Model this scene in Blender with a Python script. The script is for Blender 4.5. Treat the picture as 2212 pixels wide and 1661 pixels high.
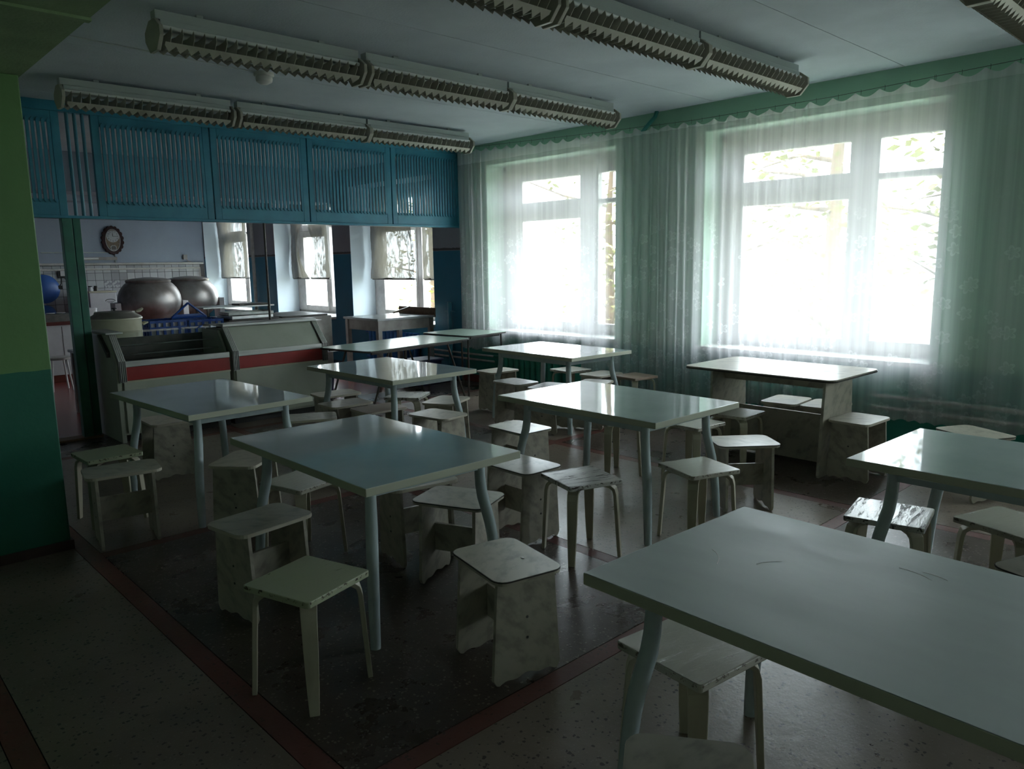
import bpy, bmesh, math, random
from mathutils import Vector, Matrix
random.seed(7)
PI = math.pi
for o in list(bpy.data.objects): bpy.data.objects.remove(o)
scn = bpy.context.scene
COL = scn.collection

# ------------------------------------------------------------------ camera
CAM_H = 1.62
yaw, pit, rol, FPX = -0.756543, 0.160307, -0.0156132, 1638.7
fw = Vector((-math.sin(yaw)*math.cos(pit), math.cos(yaw)*math.cos(pit), -math.sin(pit)))
r0 = Vector((math.cos(yaw), math.sin(yaw), 0)); u0 = r0.cross(fw)
r1 = math.cos(rol)*r0 + math.sin(rol)*u0
u1 = -math.sin(rol)*r0 + math.cos(rol)*u0
cam = bpy.data.objects.new('camera', bpy.data.cameras.new('camera'))
COL.objects.link(cam)
mw = Matrix((r1, u1, -fw)).transposed().to_4x4(); mw.translation = Vector((0, 0, CAM_H))
cam.matrix_world = mw
cam.data.sensor_width = 36.0; cam.data.lens = 36.0*FPX/2212.0
cam.data.clip_start = 0.02; cam.data.clip_end = 200
scn.camera = cam

# ------------------------------------------------------------------ light
w = bpy.data.worlds.new('sky'); scn.world = w; w.use_nodes = True
bg = w.node_tree.nodes['Background']
bg.inputs['Color'].default_value = (0.83, 0.92, 1.0, 1); bg.inputs['Strength'].default_value = 9.0
sun = bpy.data.objects.new('sun', bpy.data.lights.new('sun', 'SUN')); COL.objects.link(sun)
sun.data.energy = 5.0; sun.data.angle = 0.03; sun.data.color = (1.0, 0.95, 0.85)
sun.rotation_euler = Vector((0.62, 0.25, -0.74)).to_track_quat('-Z', 'Y').to_euler()
vs = scn.view_settings
vs.view_transform = 'Standard'; vs.look = 'None'; vs.exposure = 0.95; vs.gamma = 1.0; vs.use_curve_mapping = False

XW = 6.725                  # inner face of the window wall
ZC = 3.12                   # ceiling
YP = 8.05                   # plane of the louvred partition
YB = 16.9                   # kitchen back wall
WINS = [(7.548, 5.42, 7.18, 6.19, 5.91, 5.53), (4.295, 2.137, 4.034, 2.99, 2.733, 2.23),
        (1.05, -1.11, 0.755, -0.28, -0.535, -1.03), (-2.2, -4.36, -2.495, -3.53, -3.785, -4.28), (-5.3, -6.9, -5.5, -6.1, -6.25, -6.75)]  # windows behind the camera are unseen, added to light camera-facing sides
KWINS = [(10.906, 8.719, 10.60, 9.73, 9.55, 8.86), (13.563, 11.46, 13.24, 12.46, 12.28, 11.6),
         (16.86, 14.70, 16.60, 15.86, 15.67, 14.85)]
SILL, HEAD = 0.74, 2.85
for i, a in enumerate(WINS + KWINS):            # sampling portals in the window openings (emit nothing)
    l = bpy.data.objects.new('window_portal', bpy.data.lights.new('window_portal', 'AREA')); COL.objects.link(l)
    l.data.shape = 'RECTANGLE'; l.data.size = HEAD-SILL; l.data.size_y = a[0]-a[1]
    l.data.cycles.is_portal = True
    l.location = (7.43, (a[0]+a[1])/2, (SILL+HEAD)/2)
    l.rotation_euler = (0, PI/2, 0)

# ------------------------------------------------------------------ node materials
def newmat(name):
    m = bpy.data.materials.new(name); m.use_nodes = True
    nt = m.node_tree
    return m, nt, nt.nodes['Principled BSDF'], nt.nodes['Material Output']
def nd(nt, t, **kw):
    n = nt.nodes.new(t)
    for k, v in kw.items(): setattr(n, k, v)
    return n
def mth(nt, op, a, b=None, c=None):
    n = nd(nt, 'ShaderNodeMath', operation=op)
    for i, v in enumerate((a, b, c)):
        if v is None: continue
        if isinstance(v, (int, float)): n.inputs[i].default_value = v
        else: nt.links.new(v, n.inputs[i])
    return n.outputs[0]
def mixc(nt, f, a, b):
    n = nd(nt, 'ShaderNodeMix', data_type='RGBA')
    if isinstance(f, (int, float)): n.inputs[0].default_value = f
    else: nt.links.new(f, n.inputs[0])
    for i, v in ((6, a), (7, b)):
        if isinstance(v, (tuple, list)): n.inputs[i].default_value = (*v[:3], 1)
        else: nt.links.new(v, n.inputs[i])
    return n.outputs[2]
def coords(nt, kind='Object', scale=(1, 1, 1), rot=(0, 0, 0), vt='POINT'):
    tc = nd(nt, 'ShaderNodeTexCoord'); mp = nd(nt, 'ShaderNodeMapping', vector_type=vt)
    if kind == 'World':
        g = nd(nt, 'ShaderNodeNewGeometry'); nt.links.new(g.outputs['Position'], mp.inputs[0])
    else: nt.links.new(tc.outputs[kind], mp.inputs[0])
    mp.inputs['Scale'].default_value = scale; mp.inputs['Rotation'].default_value = rot
    return mp.outputs[0]
def noise(nt, vec, scale, detail=4, rough=.55, dist=0):
    n = nd(nt, 'ShaderNodeTexNoise'); nt.links.new(vec, n.inputs['Vector'])
    n.inputs['Scale'].default_value = scale; n.inputs['Detail'].default_value = detail
    n.inputs['Roughness'].default_value = rough; n.inputs['Distortion'].default_value = dist
    return n.outputs['Fac']
def ramp(nt, f, a, b):
    n = nd(nt, 'ShaderNodeMapRange'); n.interpolation_type = 'SMOOTHSTEP'
    nt.links.new(f, n.inputs[0]); n.inputs[1].default_value = a; n.inputs[2].default_value = b
    return n.outputs[0]
def bump(nt, b, h, strength, dist=.01):
    n = nd(nt, 'ShaderNodeBump'); n.inputs['Strength'].default_value = strength; n.inputs['Distance'].default_value = dist
    nt.links.new(h, n.inputs['Height']); nt.links.new(n.outputs[0], b.inputs['Normal'])
def srgb(r, g, b):
    f = lambda v: (v/255/12.92) if v/255 <= .04045 else ((v/255+.055)/1.055)**2.4
    return (f(r), f(g), f(b))
def pm(name, c1, c2=None, rough=.5, scale=6, lo=.35, hi=.7, met=0, bmp=0, bscale=40, stretch=(1, 1, 1), rot=(0, 0, 0), spec=.5, kind='Object', rvar=0, vt='POINT'):
    m, nt, b, out = newmat(name)
    v = coords(nt, kind, stretch, rot, vt)
    if c2:
        f = ramp(nt, noise(nt, v, scale), lo, hi)
        nt.links.new(mixc(nt, f, c1, c2), b.inputs['Base Color'])
    else: b.inputs['Base Color'].default_value = (*c1, 1)
    b.inputs['Roughness'].default_value = rough; b.inputs['Metallic'].default_value = met
    b.inputs['Specular IOR Level'].default_value = spec
    if rvar:
        nt.links.new(mth(nt, 'ADD', rough, mth(nt, 'MULTIPLY', noise(nt, v, 9), rvar)), b.inputs['Roughness'])
    if bmp: bump(nt, b, noise(nt, v, bscale), bmp)
    return m
MT = {}
MT['ceiling'] = pm('whitewash', (.52, .57, .62), (.45, .50, .55), .9, 1.5, bmp=.25, bscale=60, kind='World')
MT['tabletop'] = pm('pale_laminate', (.37, .42, .425), (.335, .385, .39), .03, 3, rvar=.03, spec=.85)
MT['tabletop_worn'] = pm('scratched_laminate', (.27, .325, .30), (.225, .275, .255), .34, 3, rvar=.25, bmp=.02, bscale=40, stretch=(1, .4, 1))
MT['tableedge'] = pm('cream_edge', (.42, .43, .33), None, .45)
MT['tableleg'] = pm('grey_blue_paint', (.42, .49, .50), (.36, .43, .45), .25, 12)
MT['marble'] = pm('marble_laminate', (.42, .39, .318), (.26, .243, .20), .30, 9, .42, .74, stretch=(.5, .5, 3.2), rot=(.75, .7, .2), vt='TEXTURE')
MT['edging'] = pm('dark_edge_band', (.05, .045, .04), None, .4)
MT['edgelight'] = pm('pale_edge_band', (.50, .46, .37), None, .4)
MT['screw'] = pm('screw_cap', (.03, .03, .03), None, .5)
MT['legwood'] = pm('painted_leg_wood', (.43, .40, .30), (.33, .30, .21), .45, 14, .5, .8, stretch=(1, 1, .2))
def worn(name, c1, c2, amt, rough):
    m, nt, b, out = newmat(name)
    v = coords(nt, 'Object', (2.5, 14, 8)); v2 = coords(nt, 'Object')
    f = ramp(nt, noise(nt, v, 2.2, 6, .7, .6), amt, amt+.06)
    sx = nd(nt, 'ShaderNodeSeparateXYZ'); nt.links.new(v2, sx.inputs[0])
    ed = mth(nt, 'MAXIMUM', mth(nt, 'ABSOLUTE', sx.outputs[0]), mth(nt, 'ABSOLUTE', sx.outputs[1]))
    chip = mth(nt, 'GREATER_THAN', mth(nt, 'ADD', ramp(nt, ed, .146, .170), noise(nt, v2, 40, 6, .75)), 1.53)
    lowz = mth(nt, 'GREATER_THAN', sx.outputs[2], .428)
    f = mth(nt, 'MAXIMUM', f, mth(nt, 'MULTIPLY', chip, lowz))
    nt.links.new(mixc(nt, f, c1, c2), b.inputs['Base Color'])
    nt.links.new(mth(nt, 'ADD', rough, mth(nt, 'MULTIPLY', f, .35)), b.inputs['Roughness'])
    bump(nt, b, mth(nt, 'SUBTRACT', noise(nt, v, 2.2, 6, .7, .6), mth(nt, 'MULTIPLY', f, .4)), .35, .006)
    return m
MT['seat_green'] = worn('worn_green_paint', (.38, .41, .27), (.07, .06, .04), .62, .4)
MT['seat_pale'] = worn('worn_pale_paint', (.41, .39, .32), (.10, .08, .06), .60, .22)
MT['seat_crackled'] = worn('crackled_paint', (.46, .45, .41), (.06, .05, .04), .525, .16)
MT['seat_brown'] = pm('brown_laminate', (.32, .24, .18), (.27, .2, .15), .35, 8)
MT['blue'] = pm('blue_paint', srgb(52, 132, 156), srgb(46, 120, 144), .42, 5, bmp=.05, bscale=50, kind='World')
MT['bluetube'] = pm('blue_tube_paint', srgb(70, 130, 150), None, .35)
MT['greenpost'] = pm('green_post_paint', srgb(38, 108, 88), srgb(32, 92, 78), .4, 6)
MT['beam'] = pm('green_whitewash', srgb(134, 158, 118), srgb(122, 146, 108), .85, 3, bmp=.25, bscale=50, kind='World')
MT['white'] = pm('white_paint', (.68, .67, .64), (.60, .58, .54), .4, 8)
MT['frame'] = pm('window_frame_paint', (.62, .58, .56), (.52, .48, .46), .4, 9)
MT['louvre'] = pm('yellowed_enamel', (.37, .355, .295), (.32, .305, .25), .45, 6)
MT['channel'] = pm('channel_enamel', (.44, .48, .47), None, .45)
MT['tube'] = pm('fluorescent_glass', (.75, .76, .74), None, .15)
MT['cream'] = pm('cream_enamel', (.40, .42, .35), (.36, .38, .31), .35, 5)
MT['red'] = pm('red_panel', (.30, .015, .012), (.25, .012, .01), .4, 5)
MT['alu'] = pm('brushed_aluminium', (.42, .42, .40), (.34, .34, .33), .38, 30, stretch=(.05, 1, 1), met=.7)
MT['darkmetal'] = pm('dark_metal', (.06, .055, .05), (.10, .09, .08), .4, 10, met=.3)
MT['steel'] = pm('worn_steel', (.5, .5, .5), (.35, .35, .35), .3, 8, met=.85)
MT['cauldron'] = pm('tarnished_aluminium', (.36, .34, .33), (.20, .17, .155), .42, 2.6, .35, .7, met=.75, bmp=.08, bscale=6)
MT['black'] = pm('black_rubber', (.02, .02, .02), None, .5)
MT['enamel'] = pm('enamel_cream', (.55, .53, .40), (.47, .44, .32), .25, 4)
MT['lid'] = pm('pot_lid_metal', (.30, .28, .24), (.22, .2, .17), .35, 6, met=.6)
MT['crate'] = pm('blue_plastic', (.01, .06, .28), None, .35)
MT['navy'] = pm('navy_plastic', (.015, .022, .07), None, .45)
MT['barrel'] = pm('blue_barrel', (.03, .10, .33), None, .4)
MT['wood'] = pm('brown_wood', (.20, .12, .07), (.14, .08, .045), .5, 7, stretch=(.3, 3, 3))
MT['deskgrey'] = pm('grey_desk_paint', (.36, .33, .31), (.28, .25, .23), .4, 8)
MT['desktop'] = pm('desk_top_zinc', (.46, .47, .48), (.38, .39, .4), .22, 6)
MT['foldtop'] = pm('mint_laminate', (.40, .50, .42), (.36, .46, .39), .2, 5)
MT['maroon'] = pm('dark_red_top', (.12, .03, .025), None, .3)
MT['redbase'] = pm('red_brown_paint', (.20, .045, .03), (.16, .035, .025), .4, 8)
MT['darkbase'] = pm('dark_brown_base', (.05, .028, .022), None, .5)
MT['greenrad'] = pm('green_radiator', srgb(46, 140, 120), srgb(40, 125, 108), .35, 8)
MT['bluerad'] = pm('blue_radiator', srgb(38, 108, 178), srgb(34, 96, 160), .3, 8)
MT['pipe'] = pm('white_pipe', (.55, .53, .50), (.45, .43, .4), .4, 12)
MT['tealpipe'] = pm('teal_pipe', srgb(60, 140, 130), None, .4)
MT['kredfloor'] = pm('red_floor', (.20, .045, .04), (.15, .035, .03), .25, 2.5, kind='World', bmp=.05)
MT['kwhite'] = pm('kitchen_white', (.66, .65, .66), (.58, .57, .58), .5, 4)
MT['tile'] = pm('glazed_tile', (.44, .44, .46), (.38, .38, .41), .2, 3, kind='World')
def tilemat():
    m, nt, b, out = newmat('glazed_tile')
    oi = nd(nt, 'ShaderNodeObjectInfo'); v = coords(nt, 'World')
    nt.links.new(mixc(nt, mth(nt, 'MULTIPLY_ADD', noise(nt, v, 6), .4, mth(nt, 'MULTIPLY', oi.outputs['Random'], .8)), (.26, .26, .28), (.46, .46, .48)), b.inputs['Base Color'])
    b.inputs['Roughness'].default_value = .2
    return m
MT['tile'] = tilemat()
MT['grout'] = pm('dark_grout', (.075, .07, .07), None, .9)
MT['tilepat'] = pm('patterned_tile', (.46, .46, .48), (.25, .25, .28), .2, 26, .48, .52)
MT['clockframe'] = pm('dark_red_wood', (.028, .007, .009), (.018, .005, .006), .45, 9, spec=.25)
MT['dial'] = pm('dial_silver', (.36, .36, .37), None, .3)
MT['gold'] = pm('clock_gold', (.15, .10, .055), (.07, .05, .035), .35, 20)
MT['bark'] = pm('bark', (.11, .075, .045), (.075, .05, .03), .9, 6, bmp=.5, bscale=12)
MT['leaf'] = pm('leaf', (.16, .16, .04), (.24, .22, .07), .6, 3)
MT['grassout'] = pm('grass', (.22, .23, .16), (.28, .27, .20), .9, 1.2, kind='World')
MT['dust'] = pm('wall_grey', (.3, .3, .3))

def terrazzo(name, base, base2, chip, lo, scale, rough, spk=None):
    m, nt, b, out = newmat(name)
    v = coords(nt, 'World')
    def chips(sc, th):
        nz = nd(nt, 'ShaderNodeTexNoise'); nt.links.new(v, nz.inputs['Vector']); nz.inputs['Scale'].default_value = sc*.9
        av = nd(nt, 'ShaderNodeVectorMath', operation='MULTIPLY_ADD'); nt.links.new(nz.outputs['Color'], av.inputs[0]); av.inputs[1].default_value = (1.1/sc,)*3; nt.links.new(v, av.inputs[2])
        vo = nd(nt, 'ShaderNodeTexVoronoi'); nt.links.new(av.outputs[0], vo.inputs['Vector']); vo.inputs['Scale'].default_value = sc
        sep = nd(nt, 'ShaderNodeSeparateColor'); nt.links.new(vo.outputs['Color'], sep.inputs[0])
        near = mth(nt, 'LESS_THAN', vo.outputs['Distance'], mth(nt, 'MULTIPLY_ADD', sep.outputs[1], .35, .12))
        return mth(nt, 'MULTIPLY', near, mth(nt, 'GREATER_THAN', sep.outputs[0], th))
    bc = mixc(nt, ramp(nt, noise(nt, v, 1.7, 5), .35, .7), base, base2)
    c1 = mixc(nt, chips(scale, lo), bc, chip)
    if spk: c1 = mixc(nt, chips(scale*1.9, .8), c1, spk)
    stain = ramp(nt, noise(nt, v, 2.3, 7, .75, .4), .74, .79)
    c1 = mixc(nt, mth(nt, 'MULTIPLY', stain, .5), c1, (.035, .026, .02))
    nt.links.new(c1, b.inputs['Base Color'])
    n2 = noise(nt, v, 3.2, 6, .65)
    nt.links.new(mth(nt, 'ADD', rough, mth(nt, 'MULTIPLY', n2, .24)), b.inputs['Roughness'])
    bump(nt, b, noise(nt, v, 16, 6, .7), .20, .01)
    return m
MT['terr_dark'] = terrazzo('dark_terrazzo', (.056, .040, .032), (.075, .056, .045), (.19, .165, .14), .70, 70, .17, (.02, .015, .012))
MT['terr_beige'] = terrazzo('beige_terrazzo', (.185, .148, .115), (.135, .105, .082), (.04, .03, .023), .70, 60, .19, (.20, .17, .14))
MT['terr_red'] = terrazzo('red_terrazzo', (.13, .045, .035), (.10, .035, .028), (.05, .025, .02), .8, 60, .32)

def wallpaint(name, up, low, zsplit, reveal=None, kit=None):
    """painted wall: upper colour, lower dado; beyond the partition the kitchen's own paint; reveals in their own colour"""
    m, nt, b, out = newmat(name)
    g = nd(nt, 'ShaderNodeNewGeometry'); s = nd(nt, 'ShaderNodeSeparateXYZ'); nt.links.new(g.outputs['Position'], s.inputs[0])
    v = coords(nt, 'World')
    X, Y, Z = s.outputs
    var = ramp(nt, noise(nt, v, 2.5, 4), .3, .75)
    def two(u, l, z):
        f = mth(nt, 'GREATER_THAN', mth(nt, 'ADD', Z, mth(nt, 'MULTIPLY', noise(nt, v, 9, 2), .012)), z)
        return mixc(nt, f, mixc(nt, var, l, tuple(c*.88 for c in l)), mixc(nt, var, u, tuple(c*.9 for c in u)))
    c = two(up, low, zsplit)
    if reveal: c = mixc(nt, mth(nt, 'GREATER_THAN', X, XW+.004), c, reveal)
    if kit:
        ku, kl, kz, kr = kit
        k = two(ku, kl, kz)
        band = mth(nt, 'MULTIPLY', mth(nt, 'GREATER_THAN', Z, kz), mth(nt, 'LESS_THAN', Z, mth(nt, 'ADD', kz+.018, mth(nt, 'MULTIPLY', noise(nt, v, 16, 3), .03))))
        k = mixc(nt, band, k, (.07, .06, .055))
        k = mixc(nt, mth(nt, 'GREATER_THAN', X, XW+.004), k, kr)
        c = mixc(nt, mth(nt, 'GREATER_THAN', Y, YP), c, k)
    nt.links.new(c, b.inputs['Base Color'])
    b.inputs['Roughness'].default_value = .5
    bump(nt, b, noise(nt, v, 35, 5), .12)
    return m
GREEN_U, GREEN_L = srgb(136, 190, 146), srgb(28, 122, 106)
MT['wallwin'] = wallpaint('window_wall_paint', srgb(148, 194, 166), srgb(36, 136, 122), .715, srgb(196, 222, 204),
                          (srgb(150, 150, 156), srgb(38, 118, 146), 1.792, srgb(214, 226, 234)))
MT['pillar'] = wallpaint('pillar_paint', srgb(98, 138, 84), srgb(26, 100, 80), 1.068)
MT['hallwall'] = wallpaint('hall_wall_paint', srgb(200, 208, 188), srgb(120, 150, 130), 1.068)
MT['kitwall'] = wallpaint('kitchen_wall_paint', srgb(142, 151, 167), srgb(142, 151, 167), .3)

def glassmat():
    m, nt, b, out = newmat('window_glass')
    nt.nodes.remove(b)
    t = nd(nt, 'ShaderNodeBsdfTransparent'); t.inputs[0].default_value = (.93, .95, .94, 1)
    g = nd(nt, 'ShaderNodeBsdfGlossy'); g.inputs['Roughness'].default_value = .03
    f = nd(nt, 'ShaderNodeFresnel'); f.inputs[0].default_value = 1.45
    gm = nd(nt, 'ShaderNodeNewGeometry')
    mx = nd(nt, 'ShaderNodeMixShader'); nt.links.new(mth(nt, 'MULTIPLY', f.outputs[0], mth(nt, 'SUBTRACT', 1.0, gm.outputs['Backfacing'])), mx.inputs[0])
    nt.links.new(t.outputs[0], mx.inputs[1]); nt.links.new(g.outputs[0], mx.inputs[2]); nt.links.new(mx.outputs[0], out.inputs[0])
    return m
MT['glass'] = glassmat()
def sheer(name, col, op, lace=0, gloss=0, tcol=None):
    m, nt, b, out = newmat(name); nt.nodes.remove(b)
    t = nd(nt, 'ShaderNodeBsdfTransparent')
    d = nd(nt, 'ShaderNodeBsdfDiffuse'); d.inputs[0].default_value = (*col, 1)
    tl = nd(nt, 'ShaderNodeBsdfTranslucent'); tl.inputs[0].default_value = (*(tcol or col), 1)
    m1 = nd(nt, 'ShaderNodeMixShader'); m1.inputs[0].default_value = .5
    nt.links.new(d.outputs[0], m1.inputs[1]); nt.links.new(tl.outputs[0], m1.inputs[2])
    body = m1.outputs[0]
    if gloss:
        gl = nd(nt, 'ShaderNodeBsdfGlossy'); gl.inputs['Roughness'].default_value = .15; gl.inputs[0].default_value = (.8, .8, .85, 1)
        m2 = nd(nt, 'ShaderNodeMixShader'); m2.inputs[0].default_value = gloss
        nt.links.new(body, m2.inputs[1]); nt.links.new(gl.outputs[0], m2.inputs[2]); body = m2.outputs[0]
    fac = op
    if lace:
        # embroidered flower sprigs, denser towards the hem, on cloth coordinates
        uv = nd(nt, 'ShaderNodeUVMap'); sp = nd(nt, 'ShaderNodeSeparateXYZ'); nt.links.new(uv.outputs[0], sp.inputs[0])
        vo = nd(nt, 'ShaderNodeTexVoronoi'); vo.voronoi_dimensions = '2D'; vo.inputs['Scale'].default_value = 6.5; vo.inputs['Randomness'].default_value = .95
        nt.links.new(uv.outputs[0], vo.inputs['Vector'])
        df = nd(nt, 'ShaderNodeVectorMath', operation='SUBTRACT'); nt.links.new(uv.outputs[0], df.inputs[0]); nt.links.new(vo.outputs['Position'], df.inputs[1])
        s2 = nd(nt, 'ShaderNodeSeparateXYZ'); nt.links.new(df.outputs[0], s2.inputs[0])
        ang = mth(nt, 'ARCTAN2', s2.outputs[1], s2.outputs[0])
        ln = nd(nt, 'ShaderNodeVectorMath', operation='LENGTH'); nt.links.new(df.outputs[0], ln.inputs[0])
        petal = mth(nt, 'ADD', .026, mth(nt, 'MULTIPLY', mth(nt, 'ABSOLUTE', mth(nt, 'SINE', mth(nt, 'MULTIPLY', ang, 2.5))), .030))
        inside = mth(nt, 'LESS_THAN', ln.outputs['Value'], petal)
        rim = mth(nt, 'MULTIPLY', inside, mth(nt, 'GREATER_THAN', ln.outputs['Value'], mth(nt, 'MULTIPLY', petal, .68)))
        flower = mth(nt, 'ADD', mth(nt, 'MULTIPLY', inside, .035), mth(nt, 'MULTIPLY', rim, .08))
        sc = nd(nt, 'ShaderNodeSeparateColor'); nt.links.new(vo.outputs['Color'], sc.inputs[0])
        keep = mth(nt, 'GREATER_THAN', sc.outputs[0], .32)
        zone = ramp(nt, sp.outputs[1], 2.15, 1.75)
        top = mth(nt, 'MULTIPLY', mth(nt, 'GREATER_THAN', sp.outputs[1], 2.88), .2)
        mpp = nd(nt, 'ShaderNodeMapping'); nt.links.new(uv.outputs[0], mpp.inputs[0]); mpp.inputs['Scale'].default_value = (14, .2, 1)
        thr = mth(nt, 'MULTIPLY', ramp(nt, noise(nt, mpp.outputs[0], 1.0, 3), .3, .7), .14)
        fac = mth(nt, 'ADD', mth(nt, 'ADD', op, thr), mth(nt, 'ADD', top, mth(nt, 'MULTIPLY', mth(nt, 'MULTIPLY', flower, keep), zone)))
    else:
        v = coords(nt, 'Object', (1, 6, 2)); fac = mth(nt, 'ADD', op-.2, mth(nt, 'MULTIPLY', noise(nt, v, 2.5, 5, .7, 1.0), .5))
    mx = nd(nt, 'ShaderNodeMixShader')
    nt.links.new(fac, mx.inputs[0]); nt.links.new(t.outputs[0], mx.inputs[1]); nt.links.new(body, mx.inputs[2])
    nt.links.new(mx.outputs[0], out.inputs[0])
    return m
MT['tulle'] = sheer('sheer_tulle', (.88, .85, .88), .38, 1)
MT['film'] = sheer('wrinkled_plastic_film', (.55, .56, .58), .90, 0, .10, (.10, .09, .07))

# ------------------------------------------------------------------ mesh helpers
class MB:
    def __init__(s): s.v = []; s.f = []; s.uv = None
    def box(s, x0, x1, y0, y1, z0, z1):
        n = len(s.v)
        s.v += [(x, y, z) for z in (z0, z1) for x, y in ((x0, y0), (x1, y0), (x1, y1), (x0, y1))]
        s.f += [tuple(n+i for i in q) for q in ((3, 2, 1, 0), (4, 5, 6, 7), (0, 1, 5, 4), (1, 2, 6, 5), (2, 3, 7, 6), (3, 0, 4, 7))]
        return s
    def prism(s, pts, plane, d0, d1, inset=0):
        n = len(s.v); k = len(pts)
        put = {'xy': lambda a, b, d: (a, b, d), 'xz': lambda a, b, d: (a, d, b), 'yz': lambda a, b, d: (d, a, b)}[plane]
        for d in (d0, d1): s.v += [put(a, b, d) for a, b in pts]
        s.f.append(tuple(range(n+k-1, n-1, -1))); s.f.append(tuple(range(n+k, n+2*k)))
        for i in range(k): j = (i+1) % k; s.f.append((n+i, n+j, n+k+j, n+k+i))
        return s
    def tube(s, path, rad, n=10, cap=True):
        P = [Vector(p) for p in path]; R = rad if isinstance(rad, (list, tuple)) else [rad]*len(P)
        base = len(s.v); up = None
        for i, p in enumerate(P):
            t = (P[min(i+1, len(P)-1)]-P[max(i-1, 0)]).normalized()
            if up is None:
                up = t.orthogonal().normalized()
            else:
                up = (up - t*up.dot(t)).normalized()
            b = t.cross(up)
            for k in range(n):
                a = 2*PI*k/n
                s.v.append(tuple(p + (up*math.cos(a)+b*math.sin(a))*R[i]))
        for i in range(len(P)-1):
            for k in range(n):
                a = base+i*n+k; b2 = base+i*n+(k+1) % n
                s.f.append((a, b2, b2+n, a+n))
        if cap:
            s.f.append(tuple(range(base+n-1, base-1, -1))); e = base+(len(P)-1)*n; s.f.append(tuple(range(e, e+n)))
        return s
    def lathe(s, prof, n=24, c=(0, 0), sx=1, sy=1):
        base = len(s.v)
        for r, z in prof:
            for k in range(n):
                a = 2*PI*k/n; s.v.append((c[0]+r*sx*math.cos(a), c[1]+r*sy*math.sin(a), z))
        for i in range(len(prof)-1):
            for k in range(n):
                a = base+i*n+k; b = base+i*n+(k+1) % n
                s.f.append((a, b, b+n, a+n))
        s.f.append(tuple(range(base+n-1, base-1, -1))); e = base+(len(prof)-1)*n; s.f.append(tuple(range(e, e+n)))
        return s
    def ribbon(s, path, widths, thick):
        """flat strip in the xz plane (path), width along y"""
        n = len(s.v); P = [Vector((p[0], 0, p[1])) for p in path]
        for i, p in enumerate(P):
            t = (P[min(i+1, len(P)-1)]-P[max(i-1, 0)]).normalized(); nr = Vector((t.z, 0, -t.x))*thick/2; h = widths[i]/2
            for q, y in ((p-nr, -h), (p+nr, -h), (p+nr, h), (p-nr, h)): s.v.append((q.x, y, q.z))
        for i in range(len(P)-1):
            for k in range(4):
                a = n+i*4+k; b = n+i*4+(k+1) % 4; s.f.append((a, b, b+4, a+4))
        s.f.append((n+3, n+2, n+1, n)); e = n+(len(P)-1)*4; s.f.append((e, e+1, e+2, e+3))
        return s
    def rot(s, a, i0=0):
        c, q = math.cos(a), math.sin(a)
        for i in range(i0, len(s.v)):
            x, y, z = s.v[i]; s.v[i] = (x*c-y*q, x*q+y*c, z)
        return s
    def mesh(s, name, mat, smooth=False, bev=0):
        m = bpy.data.meshes.new(name); m.from_pydata(s.v, [], s.f); m.materials.append(MT[mat] if isinstance(mat, str) else mat)
        bm = bmesh.new(); bm.from_mesh(m)
        bmesh.ops.recalc_face_normals(bm, faces=bm.faces)
        if bev:
            bmesh.ops.bevel(bm, geom=[e for e in bm.edges if len(e.link_faces) == 2 and e.calc_face_angle(0) > .6], offset=bev, segments=2, profile=.5, affect='EDGES', clamp_overlap=True)
        bm.to_mesh(m); bm.free()
        if smooth:
            for p in m.polygons: p.use_smooth = True
            try: m.set_sharp_from_angle(angle=.7)
            except Exception: pass
        return m
    def build(s, name, mat, parent=None, smooth=False, bev=0):
        return link(name, s.mesh(name, mat, smooth, bev), parent)
def link(name, mesh, parent=None, loc=None, rz=None):
    o = bpy.data.objects.new(name, mesh); COL.objects.link(o)
    if parent is not None: o.parent = parent
    if loc is not None: o.location = loc
    if rz is not None: o.rotation_euler = (0, 0, rz)
    return o
def tag(o, label, cat, group=None):
    o['label'] = label; o['category'] = cat
    if group: o['group'] = group
    return o
def thing(name, label, cat, loc=(0, 0, 0), rz=0, group=None):
    o = bpy.data.objects.new(name, None); COL.objects.link(o); o.empty_display_size = .1
    o.location = loc; o.rotation_euler = (0, 0, rz)
    return tag(o, label, cat, group)
def struct(o): o['kind'] = 'structure'; return o
def copy_tree(o, parent=None):
    c = o.copy(); COL.objects.link(c)
    c.parent = parent
    for ch in list(o.children): copy_tree(ch, c)
    return c
def rrect(hx, hy, r, n=5):
    p = []
    for cx, cy, a0 in ((hx-r, hy-r, 0), (-hx+r, hy-r, PI/2), (-hx+r, -hy+r, PI), (hx-r, -hy+r, 1.5*PI)):
        for k in range(n+1):
            a = a0+PI/2*k/n; p.append((cx+r*math.cos(a), cy+r*math.sin(a)))
    return p

# ------------------------------------------------------------------ setting: floor
XL, YN = -3.2, -7.2
fl = struct(MB().box(XL, XW, YN, YP+.06, -.16, -.02).build('floor', 'dust'))
xs = [XL, .39, 1.08, 3.10, 4.875, XW]          # joints between terrazzo fields
ys = [YN, -.80, 1.90, 4.62, 7.30, YP+.05]
SW = .045
def kindof(i, j):
    if i < 2: return 'terr_beige'
    return 'terr_dark' if (i+j) % 2 == 0 else 'terr_beige'
for i in range(5):
    for j in range(5):
        x0 = xs[i]+(SW if i else 0); x1 = xs[i+1]-(SW if i < 4 else 0)
        y0 = ys[j]+(SW if j else 0); y1 = ys[j+1]-(SW if j < 4 else 0)
        if i < 2: y0, y1 = (ys[j], ys[j+1])
        MB().box(x0+.002, x1-.002, y0+.002, y1-.002, -.02, 0).build('floor_panel', kindof(i, j), fl)
for x in xs[1:-1]: MB().box(x-SW+.002, x+SW-.002, YN, YP+.05, -.02, -.0006).build('floor_strip', 'terr_red', fl)
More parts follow.
